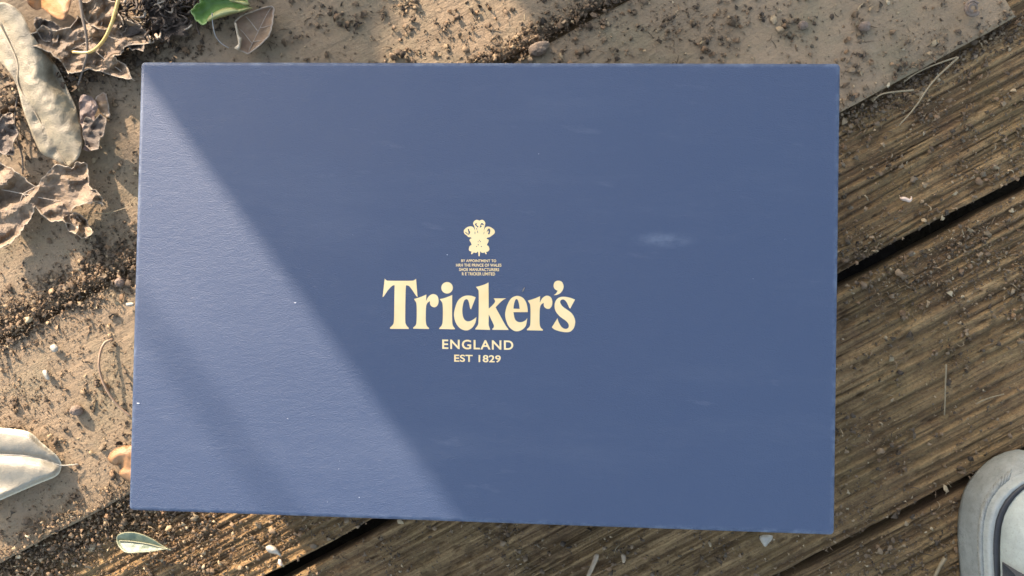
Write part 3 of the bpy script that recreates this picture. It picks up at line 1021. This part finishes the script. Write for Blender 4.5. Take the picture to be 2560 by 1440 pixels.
# crumpled maple leaf behind it
t = thing('maple_leaf', 'crumpled brown maple leaf under the yellow stalk at the upper left', 'leaf', (210, 120), 'crumpled maple leaves')
def zf(x, y, d): return 0.002 + 0.014 * crease(x, y, 0.009, 61) + 0.005 * crease(x, y, 0.024, 63) + 0.004 * N2(x, y, 0.06, 65) + 0.003 * np.exp(-d / 6)
sheet('blade', s225([(130, 240), (200, 180), (240, 140, K), (300, 170), (400, 150), (440, 90, K), (500, 110), (540, 20), (600, -30), (690, 40), (720, 110), (780, 150), (845, 200, K), (835, 248), (710, 258), (690, 300), (640, 320), (700, 365), (757, 455, K), (690, 440), (600, 412), (520, 390), (440, 402), (380, 415, K), (340, 340), (290, 300), (230, 270)]), zf, L_MAPLE, t, 6, 4, jag=5, crisp=True)
for ln in ([(600, 40), (560, 160), (480, 240), (330, 310)], [(560, 160), (650, 220), (830, 225)], [(480, 240), (600, 340), (745, 445)]):
    stem_px('vein', s225(ln), [0.012, 0.0125, 0.010], 1.6, L_MAPLE, t)
# crumpled maple leaf at the left edge
t = thing('maple_leaf', 'crumpled brown maple leaf at the left edge below the long tan leaf', 'leaf', (100, 500), 'crumpled maple leaves')
def zf(x, y, d): return 0.002 + 0.014 * crease(x, y, 0.009, 81) + 0.005 * crease(x, y, 0.024, 83) + 0.004 * N2(x, y, 0.06, 85) + 0.003 * np.exp(-d / 6)
sheet('blade', s225([(-60, 950), (40, 935), (120, 990, K), (200, 1050), (250, 985), (320, 925), (400, 945), (430, 912, K), (487, 915, K), (500, 980), (498, 1040), (555, 1085), (585, 1152, K), (540, 1138), (470, 1152), (400, 1180), (445, 1235), (440, 1290, K), (350, 1240), (280, 1250), (200, 1160, K), (170, 1230), (130, 1280), (100, 1325), (40, 1372), (-60, 1365)]), zf, L_MAPLE, t, 6, 4, jag=5, crisp=True)
for ln in ([(-20, 1060), (130, 1090), (330, 1130), (570, 1145)], [(130, 1090), (90, 1200), (30, 1360)], [(130, 1090), (260, 1020), (440, 930)], [(130, 1090), (220, 1180), (420, 1270)]):
    stem_px('vein', s225(ln), [0.012, 0.012, 0.008], 1.5, L_MAPLE, t)
# torn purple brown piece
t = tag(sheet('leaf_scrap', s225([(455, 535), (520, 548), (548, 600), (530, 650), (528, 700), (510, 740), (533, 790), (515, 847), (468, 842), (480, 790), (468, 740), (452, 690), (448, 620)]), lambda x, y, d: 0.004 + 0.006 * crease(x, y, 0.018, 91) + 0.005 * N2(x, y, 0.05, 93), L_PURPLE, None, 5, jag=3, crisp=True), 'torn purple brown leaf scrap beside the long tan leaf', 'leaf scrap')
tag(sheet('leaf_scrap', s225([(540, 545), (590, 520), (608, 575), (620, 662, K), (578, 640), (548, 600)]), lambda x, y, d: 0.003 + 0.004 * crease(x, y, 0.025, 95) + 0.004 * N2(x, y, 0.05, 96), L_BROWN, None, 3, jag=2), 'small folded brown scrap right of the purple leaf scrap', 'leaf scrap')
def rough_scrap(at, rx, ry, rot, seed, label, mat, z=0.004):
    rr = np.random.default_rng(seed)
    pts = []
    for k in range(13):
        a = 2 * math.pi * k / 13 + rr.normal() * 0.12
        q = rr.uniform(0.55, 1.15)
        x, y = rx * q * math.cos(a), ry * q * math.sin(a)
        pts.append((at[0] + x * math.cos(rot) - y * math.sin(rot), at[1] + x * math.sin(rot) + y * math.cos(rot)) + ((K,) if rr.random() < 0.4 else ()))
    f = lambda x, y, d: z + 0.012 * crease(x, y, 0.012, seed) + 0.005 * crease(x, y, 0.03, seed + 1) + 0.005 * N2(x, y, 0.05, seed) + 0.003 * np.exp(-d / 5)
    return tag(sheet('leaf_scrap', pts, f, mat, None, 5.5, 3, jag=4, crisp=True), label, 'leaf scrap')


L_DK = mat_leaf('dark_dead_leaf', (0.085, 0.058, 0.038), (0.17, 0.12, 0.08), (0.05, 0.035, 0.025), 0.5, 0.55, 0.4, 0.03, (0.26, 0.20, 0.14), 3, 0.1, bump=0.6)
rough_scrap((255, 25), 62, 44, 0.4, 401, 'crumpled brown leaf scrap behind the yellow stalk at the top edge', L_MAPLE, 0.006)
rough_scrap((335, 88), 40, 30, 1.0, 403, 'dark crumpled leaf scrap above the upper left corner of the box', L_DK, 0.003)
rough_scrap((415, 55), 62, 44, 0.3, 413, 'dark rotten leaf mat under the dead tuft at the top edge', mat_leaf('rotten_leaf', (0.035, 0.024, 0.016), (0.075, 0.05, 0.032), (0.02, 0.015, 0.01), 0.5, 0.7, 0.3, 0.03, bump=0.8), 0.001)
rough_scrap((120, 75), 46, 30, 0.6, 405, 'dark leaf scrap between the orange leaf and the long tan leaf', L_DK, 0.003)
rough_scrap((235, 330), 34, 46, 0.2, 407, 'dark rotten leaf scrap under the purple leaf scrap', L_DK, 0.001)
rough_scrap((15, 330), 40, 60, 0.2, 409, 'dark leaf scrap at the left edge under the long tan leaf', L_DK, 0.001)
rough_scrap((190, 560), 44, 26, 0.5, 411, 'tan leaf scrap under the lower crumpled maple leaf', L_MAPLE, 0.001)
# orange leaf at the top edge
tag(sheet('orange_leaf', s225([(140, -60), (150, -10), (160, 25), (200, 55), (240, 50), (300, 95), (350, 112), (382, 70), (402, 0), (402, -60)]), lambda x, y, d: 0.009 + 0.006 * N2(x, y, 0.03, 97) + 0.004 * np.sin(x * 0.05), L_ORANGE, None, 5), 'orange leaf cut by the top edge beside the long tan leaf', 'leaf')
# stalks
tag(stem_px('yellow_stalk', s225([(670, -20), (650, 60), (625, 140), (590, 215), (545, 268), (490, 296), (410, 292)]), [0.020, 0.020, 0.018, 0.015], 4.6, S_YELLOW, taper=0.25), 'curved shiny yellow leaf stalk at the upper left', 'stalk')
tag(stem_px('dark_twig', s225([(450, -10), (465, 100), (485, 200), (490, 300), (470, 380), (440, 480)]), [0.018, 0.018, 0.016, 0.010], 4.5, S_DARK, taper=0.5), 'dark twig running down beside the yellow stalk', 'twig')
tag(stem_px('dark_twig', s225([(100, 540), (85, 640), (90, 760), (125, 880), (128, 980)]), [0.004, 0.005, 0.004, 0.006], 2.6, S_DARK, taper=0.3), 'thin dark twig left of the long tan leaf', 'twig')
tag(stem_px('fibre', s225([(530, 1200), (600, 1200), (660, 1185), (735, 1160)]), [0.003, 0.005, 0.004], 1.3, S_STRAW, taper=0.3), 'thin pale fibre right of the left crumpled leaf', 'fibre')

# green leaf with rolled edges, top
g7 = lambda pts: [(400 + p[0] / 7.11, p[1] / 7.11, *p[2:]) for p in pts]
t = thing('green_leaf', 'green leaf with rolled yellowish edges at the top edge', 'leaf', (560, 30))
sheet('blade', g7([(740, -120), (720, 40), (640, 80), (600, 150), (543, 185, K), (560, 230), (610, 300), (618, 345), (690, 390), (735, 434), (805, 428, K), (840, 380), (950, 300), (1150, 230), (1350, 190), (1500, 170), (1560, 60), (1400, -120)]), lambda x, y, d: 0.009 + 0.004 * N2(x, y, 0.03, 101) - 0.0006 * d * 0.3 + 0.003 * np.exp(-d / 5), L_GREEN, t, 4, jag=2)
sheet('rolled_edge', g7([(815, 395, K), (870, 290), (1000, 205), (1150, 142), (1300, 135), (1380, 162, K), (1450, 148), (1590, 125), (1655, 150, K), (1500, 205), (1300, 255), (1100, 312), (920, 372)]), lambda x, y, d: 0.0115 + 0.0045 * (1 - np.exp(-d / 4)), L_YGREEN, t, 3, jag=1)
sheet('rolled_edge', g7([(1250, -90), (1310, -5), (1480, 15), (1580, 55), (1605, 100, K), (1500, 104), (1400, 66), (1240, 20)]), lambda x, y, d: 0.012 + 0.004 * (1 - np.exp(-d / 4)), L_YGREEN, t, 3)
# brown toothed leaf
t = thing('toothed_leaf', 'brown toothed leaf with a folded pale margin above the box', 'leaf', (635, 80))
sheet('blade', g7([(1325, 400), (1380, 340), (1440, 290), (1500, 255), (1620, 215), (1720, 180), (1860, 130), (1990, 110, K), (2028, 160), (2012, 250), (2022, 270, K), (2002, 370), (2012, 395, K), (1980, 490), (1985, 520, K), (1945, 610), (1940, 640, K), (1880, 700), (1780, 800), (1660, 895), (1560, 962, K), (1500, 930), (1430, 900), (1390, 880), (1400, 790), (1400, 680), (1365, 540)]), lambda x, y, d: 0.006 + 0.004 * N2(x, y, 0.025, 111) + 0.003 * np.exp(-d / 5) + 0.03 * np.maximum(x - 640, 0) / 4000 * 0.6, L_BROWN, t, 4)
sheet('folded_margin', g7([(1318, 400, K), (1360, 410), (1390, 520), (1412, 640), (1455, 680), (1440, 800), (1425, 890, K), (1380, 895), (1315, 850, K), (1385, 780), (1375, 680), (1345, 540)]), lambda x, y, d: 0.0100 + 0.004 * (1 - np.exp(-d / 3)), mat_leaf('pale_margin', (0.40, 0.31, 0.20), (0.48, 0.38, 0.26), sc=0.05), t, 3)
sheet('folded_margin', g7([(1330, 380, K), (1420, 285), (1520, 235), (1620, 208), (1640, 222, K), (1520, 265), (1440, 310), (1370, 370)]), lambda x, y, d: 0.0095 + 0.003 * (1 - np.exp(-d / 2)), bpy.data.materials['pale_margin'], t, 2.5)
for ln in ([(1560, 950), (1700, 650), (1900, 250), (1990, 130)], [(1640, 780), (1500, 600), (1400, 500)], [(1740, 560), (1620, 400), (1520, 290)], [(1660, 740), (1800, 720), (1900, 680)], [(1770, 500), (1900, 470), (1980, 440)]):
    stem_px('vein', g7(ln), [0.0075, 0.0072, 0.0085], 1.1, L_BROWN, t, 4)
tag(stem_px('fibre', g7([(925, 230), (935, 400), (980, 620), (1080, 760), (1220, 850)]), [0.016, 0.012, 0.006, 0.002], 1.4, S_HAIR, taper=0.3), 'thin grey fibre hanging from the green leaf', 'fibre')

# bleached leaf, lower left
t = thing('bleached_leaf', 'bleached white leaf cut by the left edge below the brown stalk', 'leaf', (60, 1160))
rib = [(-80, 1132), (0, 1135), (60, 1138), (110, 1147), (153, 1164)]
def zf(x, y, d):
    s, u = pathdist(x, y, rib)
    a = np.abs(s)
    up = (s < 0)
    h = np.where(up, 0.0055 * (1 - np.exp(-a / 16)) - 0.004 * np.clip(a / 65, 0, 2) ** 2, 0.0065 * (1 - np.exp(-a / 40)) + 0.0018 * np.sin(a / 16))
    return 0.0075 + h * np.clip(d / 12, 0.25, 1) + 0.0012 * N2(x, y, 0.03, 121) - 0.003 * u ** 3
sheet('blade', [(-80, 1062), (0, 1069), (30, 1072), (68, 1078), (85, 1088), (100, 1103), (118, 1118), (135, 1132), (148, 1147), (154, 1163, K), (150, 1180), (138, 1192), (120, 1200), (90, 1212), (60, 1225), (30, 1238), (0, 1251), (-80, 1285)], zf, L_PALE, t, 5)
stem_px('midrib', [(-70, 1133), (0, 1136), (60, 1139), (110, 1148), (152, 1163), (196, 1160)], [0.0080, 0.0078, 0.0076, 0.0060, 0.0052, 0.002], 2.6, mat_leaf('bleached_rib', (0.36, 0.30, 0.21), (0.42, 0.36, 0.26), sc=0.05), t)
# sage green leaf, bottom left
t = thing('sage_leaf', 'small grey green leaf with a pale midrib below the lower left corner of the box', 'leaf', (350, 1357))
rib = [(296, 1352), (330, 1354), (370, 1360), (426, 1373)]
def zf(x, y, d):
    s, u = pathdist(x, y, rib)
    return Z_DECK + 0.0075 + 0.0028 * np.abs(s) / 22 + 0.001 * N2(x, y, 0.05, 131) + np.where(s > 0, 0.0015, 0) * np.exp(-d / 4) * 0.5
sheet('blade', [(291, 1345), (297, 1336), (315, 1331), (340, 1332), (365, 1340), (385, 1350), (400, 1360), (412, 1367), (424, 1372, K), (405, 1374), (385, 1378), (350, 1381), (320, 1382), (305, 1375), (295, 1362)], zf, L_SAGE, t, 3)
stem_px('midrib', [(298, 1352), (330, 1354), (370, 1360), (405, 1369), (428, 1375)], [0.0012, 0.0012, 0.0012, 0.0012, 0.0006], 1.5, mat_leaf('sage_rib', (0.18, 0.185, 0.11), (0.17, 0.145, 0.085), sc=0.05), t, taper=-0.6)
# amber leaf under the box
tag(sheet('amber_leaf', [(380, 1090), (330, 1111), (310, 1113), (290, 1120), (275, 1133), (269, 1146), (276, 1158), (290, 1164), (301, 1160, K), (304, 1168), (297, 1182), (300, 1191), (315, 1201), (335, 1212), (390, 1215)], lambda x, y, d: 0.003 + 0.006 * (1 - np.exp(-d / 10)) + 0.004 * N2(x, y, 0.04, 141), L_AMBER, None, 4), 'amber brown leaf poking out from under the left side of the box', 'leaf')
# brown stalk
g1 = lambda pts: [(p[0] / 1.714, 600 + p[1] / 1.714) for p in pts]
tag(stem_px('brown_stalk', g1([(482, 426), (450, 440), (430, 480), (424, 540), (438, 600), (468, 660), (508, 712), (560, 755)]), [0.001, 0.005, 0.008, 0.007, 0.005, 0.002], 3.4, S_BROWN, taper=0.2), 'curved reddish brown stalk left of the box', 'stalk')

# straws and splinters on the decking
g4 = lambda pts: [(1200 + p[0] / 1.882, p[1] / 1.882) for p in pts]
for i, (pts, rr, lb) in enumerate((
    ([(2250, 270), (2130, 385), (2050, 500), (1970, 592)], 2.6, 'long pale straw slanting across the decking, upper right'),
    ([(2245, 268), (2120, 312), (2005, 368)], 2.2, 'straw lying along the plank edge, upper right'),
    ([(2040, 424), (1900, 440), (1850, 474)], 2.6, 'short bent straw right of the upper right box corner'),
    ([(2100, 320), (2040, 352), (1990, 390)], 1.8, 'thin straw tucked beside the plank edge straw'))):
    tag(stem_px('straw', g4(pts), [Z_DECK + 0.004, Z_DECK + 0.005, Z_DECK + 0.003], rr, S_STRAW, taper=0.4), lb, 'straw', 'straws on the decking')
for pts, rr, lb in (([(2365, 911), (2363, 970), (2361, 1038)], 2.2, 'thin upright straw on the decking right of the box'),
                    ([(2363, 1395), (2350, 1415), (2333, 1450)], 5.5, 'thick pale stalk piece beside the white shoe'),
                    ([(2440, 1010), (2470, 996), (2510, 985)], 1.8, 'short straw above the white shoe')):
    tag(stem_px('straw', pts, [Z_DECK + 0.003] * 3, rr, S_STRAW, taper=0.3), lb, 'straw', 'straws on the decking')


def chip(name, pts, z, h, mat, label, cat, seed=1, res=3):
    return tag(sheet(name, pts, lambda x, y, d: z + h * (1 - np.exp(-d / 5)) + h * 0.8 * N2(x, y, 0.08, seed), mat, None, res, 3, 0.0005), label, cat)


L_CHIP = mat_leaf('tan_chip', (0.36, 0.27, 0.17), (0.28, 0.20, 0.12), sc=0.06)
L_PINK = mat_leaf('pink_husk', (0.55, 0.38, 0.27), (0.66, 0.50, 0.38), sc=0.06)
chip('wood_chip', [(1487, 1385), (1498, 1389), (1488, 1415), (1474, 1442), (1466, 1438), (1478, 1410)], Z_DECK + 0.002, 0.002, L_CHIP, 'tan wood chip on the decking below the box', 'wood chip', 201)
chip('wood_chip', [(1553, 1385), (1564, 1388), (1563, 1405), (1556, 1406)], Z_DECK + 0.002, 0.002, L_CHIP, 'small tan wood chip right of the longer one below the box', 'wood chip', 203)
chip('white_flake', [(664, 1368), (674, 1362), (688, 1366), (698, 1378), (704, 1392, K), (692, 1386), (680, 1384), (668, 1378)], Z_DECK + 0.003, 0.003, L_FLAKE, 'white papery flake on the litter below the box', 'flake', 205)
chip('pale_chip', [(697, 1398), (704, 1400), (706, 1412), (700, 1415), (695, 1408)], Z_DECK + 0.003, 0.002, L_PINK, 'small cream chip below the white papery flake', 'chip', 207)
chip('white_flake', [(1898, 1344), (1908, 1337), (1930, 1338), (1931, 1348), (1923, 1357), (1914, 1367), (1907, 1361)], Z_DECK + 0.004, 0.003, L_FLAKE, 'pale flake under the lower right edge of the box', 'flake', 209)
chip('pink_husk', [(2250, 493), (2262, 492), (2275, 497), (2278, 490), (2281, 498), (2274, 506), (2262, 503), (2252, 500)], Z_DECK + 0.003, 0.003, L_PINK, 'pale pink husk on the decking right of the box', 'husk', 211, 2)
chip('white_flake', [(124, 868), (135, 860), (146, 866), (144, 878), (132, 880)], 0.002, 0.003, L_FLAKE, 'pale flake on the front plank left of the brown stalk', 'flake', 213)
chip('white_flake', [(106, 928), (115, 924), (122, 932), (127, 946), (118, 950), (110, 942)], 0.002, 0.003, L_FLAKE, 'white two lobed flake below the pale flake on the front plank', 'flake', 215)
chip('white_flake', [(315, 758), (324, 756), (334, 756), (336, 764), (322, 766), (316, 765)], 0.003, 0.003, L_FLAKE, 'white flake at the left side of the box beside the joint litter', 'flake', 217, 2)


def clod(name, at, rx, ry, rz, z, mat, label, cat, seed, ang=0.0):
    bm = bmesh.new()
    bmesh.ops.create_icosphere(bm, subdivisions=4, radius=1)
    p = U(*at, z)
    for v in bm.verts:
        c = v.co
        k = 1 + 0.55 * float(N2(np.array([c.x * 1.4 + c.z + 5]), np.array([c.y * 1.4 - c.z + 9]), 1.0, seed)[0]) + 0.25 * float(N2(np.array([c.x * 5 + c.z * 3]), np.array([c.y * 5 + c.z * 2]), 1.0, seed + 2)[0])
        x, y = c.x * rx * k / 4000, c.y * ry * k / 4000
        v.co = Vector((p.x + x * math.cos(ang) - y * math.sin(ang), p.y + x * math.sin(ang) + y * math.cos(ang), z + (c.z * k + 0.75) * rz / 4000))
    me = bpy.data.meshes.new(name); bm.to_mesh(me); bm.free()
    return tag(link(name, me, mat, None, True), label, cat)


CL1 = mat_plain('earth_clod', (0.25, 0.175, 0.115), (0.16, 0.115, 0.08), 0.85, 0.2, 500, 0.6, 0.0012)
CL2 = mat_plain('brown_husk', (0.20, 0.14, 0.10), (0.13, 0.09, 0.06), 0.7, 0.3, 600, 0.5, 0.001)
clod('earth_clod', (1348, 124), 26, 17, 14, -0.0003, CL1, 'rounded tan clod beside the joint litter above the box', 'clod', 301, 0.35)
clod('earth_clod', (2158, 70), 15, 12, 13, -0.0003, CL2, 'dark lump on the front plank above the right part of the box', 'clod', 303)
clod('earth_clod', (2005, 66), 12, 10, 11, -0.0003, CL2, 'small dark lump left of the bigger one on the front plank', 'clod', 305)
clod('husk', (198, 1024), 17, 14, 15, -0.0003, CL2, 'ragged dark husk on the front plank left of the brown stalk', 'husk', 307)
clod('husk', (305, 705), 13, 11, 11, -0.0003, CL2, 'dark husk at the joint near the left side of the box', 'husk', 309)
# curled husk at the top right
t = thing('curled_husk', 'curled brown husk near the right end of the front plank', 'husk', (2432, 22))
for q, (rr, zz) in enumerate(((17, 0.004), (10, 0.006))):
    pts = [(2432 + rr * math.cos(a), 20 + rr * math.sin(a)) for a in np.linspace(0.8 + q, 5.6 + q, 9)]
    stem_px('coil', pts, [zz, zz + 0.002, zz], 6.5 - q * 1.5, CL2, t, 3, 0.5)

# dead tuft behind the back plank
t = thing('dead_tuft', 'dark tuft of dead curled stems at the top edge left of the green leaf', 'dead plant', (380, 40))
r = np.random.default_rng(77)
tm = [mat_plain('tuft_dark', (0.035, 0.023, 0.015), (0.06, 0.04, 0.026), 0.7, 0.3, 400), mat_plain('tuft_tan', (0.24, 0.18, 0.12), (0.34, 0.27, 0.19), 0.6, 0.3, 400)]
for i in range(150):
    cx, cy = 395 + r.normal() * 44, 28 + r.normal() * 34
    a = r.random() * 6.28; ln = r.uniform(14, 40); b = r.normal() * 0.9
    pts = [(cx, cy), (cx + ln * 0.5 * math.cos(a), cy + ln * 0.5 * math.sin(a)), (cx + ln * math.cos(a + b), cy + ln * math.sin(a + b))]
    z0 = r.uniform(0.001, 0.012)
    stem_px('stem', pts, [z0, z0 + r.uniform(0, 0.008), r.uniform(0.002, 0.012)], r.uniform(2.0, 5.0), tm[int(r.random() < 0.22)], t, 3, 0.6)

# bits on the lid
FL = mat_plain('dust_white', (0.75, 0.75, 0.74), (0.6, 0.6, 0.6), 0.8)
r = np.random.default_rng(91)
V, F = [], []
for (x, y, s) in [(738, 757, 3.2), (347, 1008, 4.0), (898, 1243, 2.0), (1118, 637, 2.0)] + [(r.uniform(360, 2080), r.uniform(175, 1270), abs(r.normal()) * 0.6 + 0.5) for _ in range(9)]:
    p = U(x, y, H_BOX)
    pv, pf = PROTO['l'][r.integers(14)]
    base = sum(len(v) for v in V)
    V.append(pv * np.array([1, 0.8, 0.35]) * s / 5200 + np.array([p.x, p.y, H_BOX + s * 0.00008])); F.append(pf + base)
o = link('lid_dust', mesh_np('lid_dust', np.concatenate(V), np.concatenate(F)), FL)
tag(o, 'white dust specks on the navy lid', 'dust', kind='stuff')
pv, pf = PROTO['f'][3]
p = U(1308, 725, H_BOX)
o = link('seed_husk', mesh_np('seed_husk', pv * np.array([0.0013, 0.0006, 0.0006]) @ np.array([[0.45, 0.9, 0], [-0.9, 0.45, 0], [0, 0, 1.0]]) + np.array([p.x, p.y, H_BOX + 0.0001]), pf), L_CHIP)
tag(o, 'tiny seed husk on the lid above the letter e', 'husk')

# ------------------------------------------------------------------ shoe
def mat_rubber(name, c, c2, dirt=0.55, rough=0.5):
    m = M(name, rough, 0.4)
    iso = m.coord()
    n1 = m.noise(iso, 60, 6, 0.7, 0.3, 0.7)
    d1 = m.noise(iso, 130, 7, 0.75, 0.48, 0.70)
    d2 = m.noise(iso, 900, 4, 0.7, 0.55, 0.72)
    cc = m.mix(n1, c, c2)
    cc = m.mix(m.math('MULTIPLY', d1, dirt), cc, tuple(x * 0.55 for x in c2))
    cc = m.mix(m.math('MULTIPLY', d2, dirt), cc, (0.10, 0.085, 0.06))
    m.base(cc)
    m.bump(m.math('ADD', d2, m.noise(iso, 350, 5, 0.7, 0.2, 0.8)), 0.35, 0.0005)
    return m.m


RUB = mat_rubber('white_rubber', (0.36, 0.352, 0.29), (0.25, 0.243, 0.20), 0.35)
RUB2 = mat_rubber('textured_rubber', (0.32, 0.312, 0.265), (0.21, 0.204, 0.17), 0.6)
CAPM = mat_rubber('toe_cap_rubber', (0.42, 0.42, 0.335), (0.30, 0.30, 0.24), 0.3)
BLK = mat_plain('black_rubber', (0.016, 0.015, 0.014), (0.03, 0.028, 0.026), 0.5, 0.4, 200, 0.2)
CANV = mat_plain('grey_canvas', (0.045, 0.043, 0.042), (0.085, 0.08, 0.078), 0.85, 0.2, 900, 0.6, 0.0006)
gs = lambda pts: [(2280 + p[0] / 4.5, 1120 + p[1] / 4.5) for p in pts]
ZG = Z_DECK + 0.0005
AX = U(2604, 1300, 0.02).x
shoe = tag(empty('shoe', (AX, U(2604, 1500, 0).y, Z_DECK)), 'white rubber toe of a worn shoe at the lower right corner', 'shoe')
bpy.context.view_layer.update()
C_OUT = gs([(1460, 22), (1380, 30), (1260, 55), (1100, 105), (950, 180), (830, 270), (720, 370), (640, 470), (590, 580), (555, 700), (537, 850), (533, 980), (540, 1100), (560, 1280), (580, 1440)])
C_BUMP = gs([(1460, 290), (1380, 300), (1260, 335), (1120, 410), (1010, 495), (935, 590), (885, 690), (855, 800), (840, 930), (834, 1050), (835, 1150), (843, 1300), (850, 1440)])
C_SO = gs([(1460, 350), (1380, 358), (1260, 400), (1150, 478), (1050, 590), (985, 710), (945, 840), (928, 980), (922, 1100), (924, 1250), (935, 1440)])
C_SI = gs([(1460, 400), (1380, 408), (1260, 452), (1180, 520), (1095, 632), (1042, 745), (1010, 850), (996, 990), (990, 1120), (990, 1250), (996, 1440)])


def contour(pts, z, n=44):
    """left half traced in the photograph at height z, then on to the heel; mirrored to the right half"""
    cp = np.array(catmull(pts, 6, False))
    P = UN(cp[:, 0], cp[:, 1], np.full(len(cp), z))
    xm, xt = P[:, 0].min(), P[0, 0]
    L = [(xm + (p[0] - xm) * (AX - xm) / (xt - xm), p[1]) for p in P]
    x0, y0 = L[-1]
    hw = AX - x0                                           # half width where the frame ends
    for t in np.linspace(0.05, 1, 14):
        yy = y0 - 0.20 * t
        k = 1.0 - 0.28 * t ** 1.3
        if t > 0.8: k *= math.sqrt(max(0.0, 1 - ((t - 0.8) / 0.2) ** 2))
        L.append((AX - hw * k, yy))
    L = np.array(L)
    # even spacing
    s = np.concatenate([[0], np.cumsum(np.hypot(*np.diff(L, axis=0).T))])
    q = np.linspace(0, s[-1], n)
    L = np.stack([np.interp(q, s, L[:, 0]), np.interp(q, s, L[:, 1])], 1)
    Rr = L[::-1].copy(); Rr[:, 0] = 2 * AX - Rr[:, 0]
    ring = np.concatenate([L, Rr[1:-1]])
    return np.concatenate([ring, np.full((len(ring), 1), z)], 1)


def loft(name, rings, mat, parent, cap_top=False, cap_bot=False):
    n = len(rings[0])
    V = np.concatenate(rings)
    F = []
    for k in range(len(rings) - 1):
        for i in range(n):
            j = (i + 1) % n
            F.append((k * n + i, k * n + j, (k + 1) * n + j, (k + 1) * n + i))
    if cap_top: F.append(tuple((len(rings) - 1) * n + i for i in range(n)))
    if cap_bot: F.append(tuple(i for i in range(n))[::-1])
    me = bpy.data.meshes.new(name)
    me.from_pydata([tuple(v) for v in V], [], F)
    bm = bmesh.new(); bm.from_mesh(me)
    bmesh.ops.recalc_face_normals(bm, faces=bm.faces[:])
    bm.to_mesh(me); bm.free()
    return link(name, me, mat, parent, True)


def lerp(a, b, t, z): 
    r_ = a * (1 - t) + b * t
    r_[:, 2] = z
    return r_


rA = contour(C_OUT, ZG + 0.003)
rB = contour(C_BUMP, ZG + 0.027)
rS = contour(C_SO, ZG + 0.029)
rI = contour(C_SI, ZG + 0.0292)
bul = lambda t, z, k: np.concatenate([lerp(rA, rB, t, z)[:, :2] + (rA[:, :2] - np.array([AX, rA[:, 1].mean()])) * k, np.full((len(rA), 1), z)], 1)
loft('sole', [lerp(rA, rB, 0.06, ZG), rA, bul(0.18, ZG + 0.012, 0.012), bul(0.42, ZG + 0.020, 0.012), lerp(rA, rB, 0.72, ZG + 0.0248)], RUB2, shoe, cap_bot=True)
loft('bumper_strip', [lerp(rA, rB, 0.725, ZG + 0.0249), lerp(rA, rB, 0.98, ZG + 0.0272), lerp(rB, rS, 0.15, ZG + 0.0284), lerp(rB, rS, 0.5, ZG + 0.0290), lerp(rB, rS, 0.98, ZG + 0.0284)], RUB, shoe)
loft('black_stripe', [lerp(rB, rS, 0.985, ZG + 0.0280), lerp(rS, rI, 0.05, ZG + 0.0292), lerp(rS, rI, 0.5, ZG + 0.0296), lerp(rS, rI, 0.95, ZG + 0.0294), lerp(rS, rI, 1.0, ZG + 0.0286)], BLK, shoe)
# raised diagonal ribs of the bumper
w0 = bul(0.42, ZG + 0.020, 0.012); w1 = lerp(rA, rB, 0.72, ZG + 0.0248)
for i in range(2, 30):
    for half in (0.0, 0.34, 0.67):
        p0 = Vector(w0[i] * (1 - half) + w0[i + 1] * half)
        p1 = Vector(w1[i + 1] * (1 - half) + w1[i + 2] * half)
        p0 = p0.lerp(p1, 0.25)
        up_ = Vector((-0.0002, 0.0001, 0.0003))
        tube('rib', [p0 + up_ * 0.3, (p0 + p1) / 2 + up_, p1 + up_ * 0.6], [0.0004, 0.0008, 0.0005], RUB2, shoe, 5)
# toe cap: a dome up to the canvas
y_end = U(2520, 1421, ZG + 0.040).y
dome = []
cx, cy = AX, y_end - 0.02
for t, z in ((0.0, 0.0284), (0.02, 0.0302), (0.08, 0.0335), (0.2, 0.0385), (0.4, 0.0435), (0.65, 0.047), (1.0, 0.0485)):
    q = rI.copy()
    q[:, 0] = q[:, 0] * (1 - t) + cx * t; q[:, 1] = np.maximum(q[:, 1], cy - 0.012) * (1 - t) + cy * t; q[:, 2] = ZG + z
    dome.append(q)
loft('toe_cap', dome, CAPM, shoe)
# canvas upper behind the cap
up = []
for t, z in ((0.0, 0.0286), (0.03, 0.034), (0.10, 0.044), (0.25, 0.056), (0.45, 0.064), (0.62, 0.068)):
    q = rI.copy()
    ymid = q[:, 1].min() * 0.5 + y_end * 0.5
    yy = np.minimum(q[:, 1], y_end + 0.0018 - 0.008 * (np.abs(q[:, 0] - AX) / 0.045 - 1) ** 2 * 0.6)
    q[:, 0] = AX + (q[:, 0] - AX) * (1 - t * 0.9) ; q[:, 1] = yy * (1 - t * 0.55) + ymid * t * 0.55
    rise = np.clip((y_end - q[:, 1]) / 0.06, 0, 1)
    q[:, 2] = ZG + z + 0.010 * t + 0.02 * rise * t + np.where(q[:, 1] > y_end - 0.02, 0.0045 * (1 - abs(2 * t - 0.4)), 0)
    up.append(q)
loft('upper', up, CANV, shoe, cap_top=True)
# pale stitching on the canvas
for i in range(9):
    xx = AX - 0.026 + i * 0.0065
    for kk in range(2):
        p = Vector((xx + 0.002 * kk, y_end - 0.006 - 0.003 * kk, ZG + 0.054))
        tube('stitch', [p, p + Vector((0.002, 0.0012, 0.0004)), p + Vector((0.004, 0.0008, 0))], 0.0005, RUB, shoe, 5)
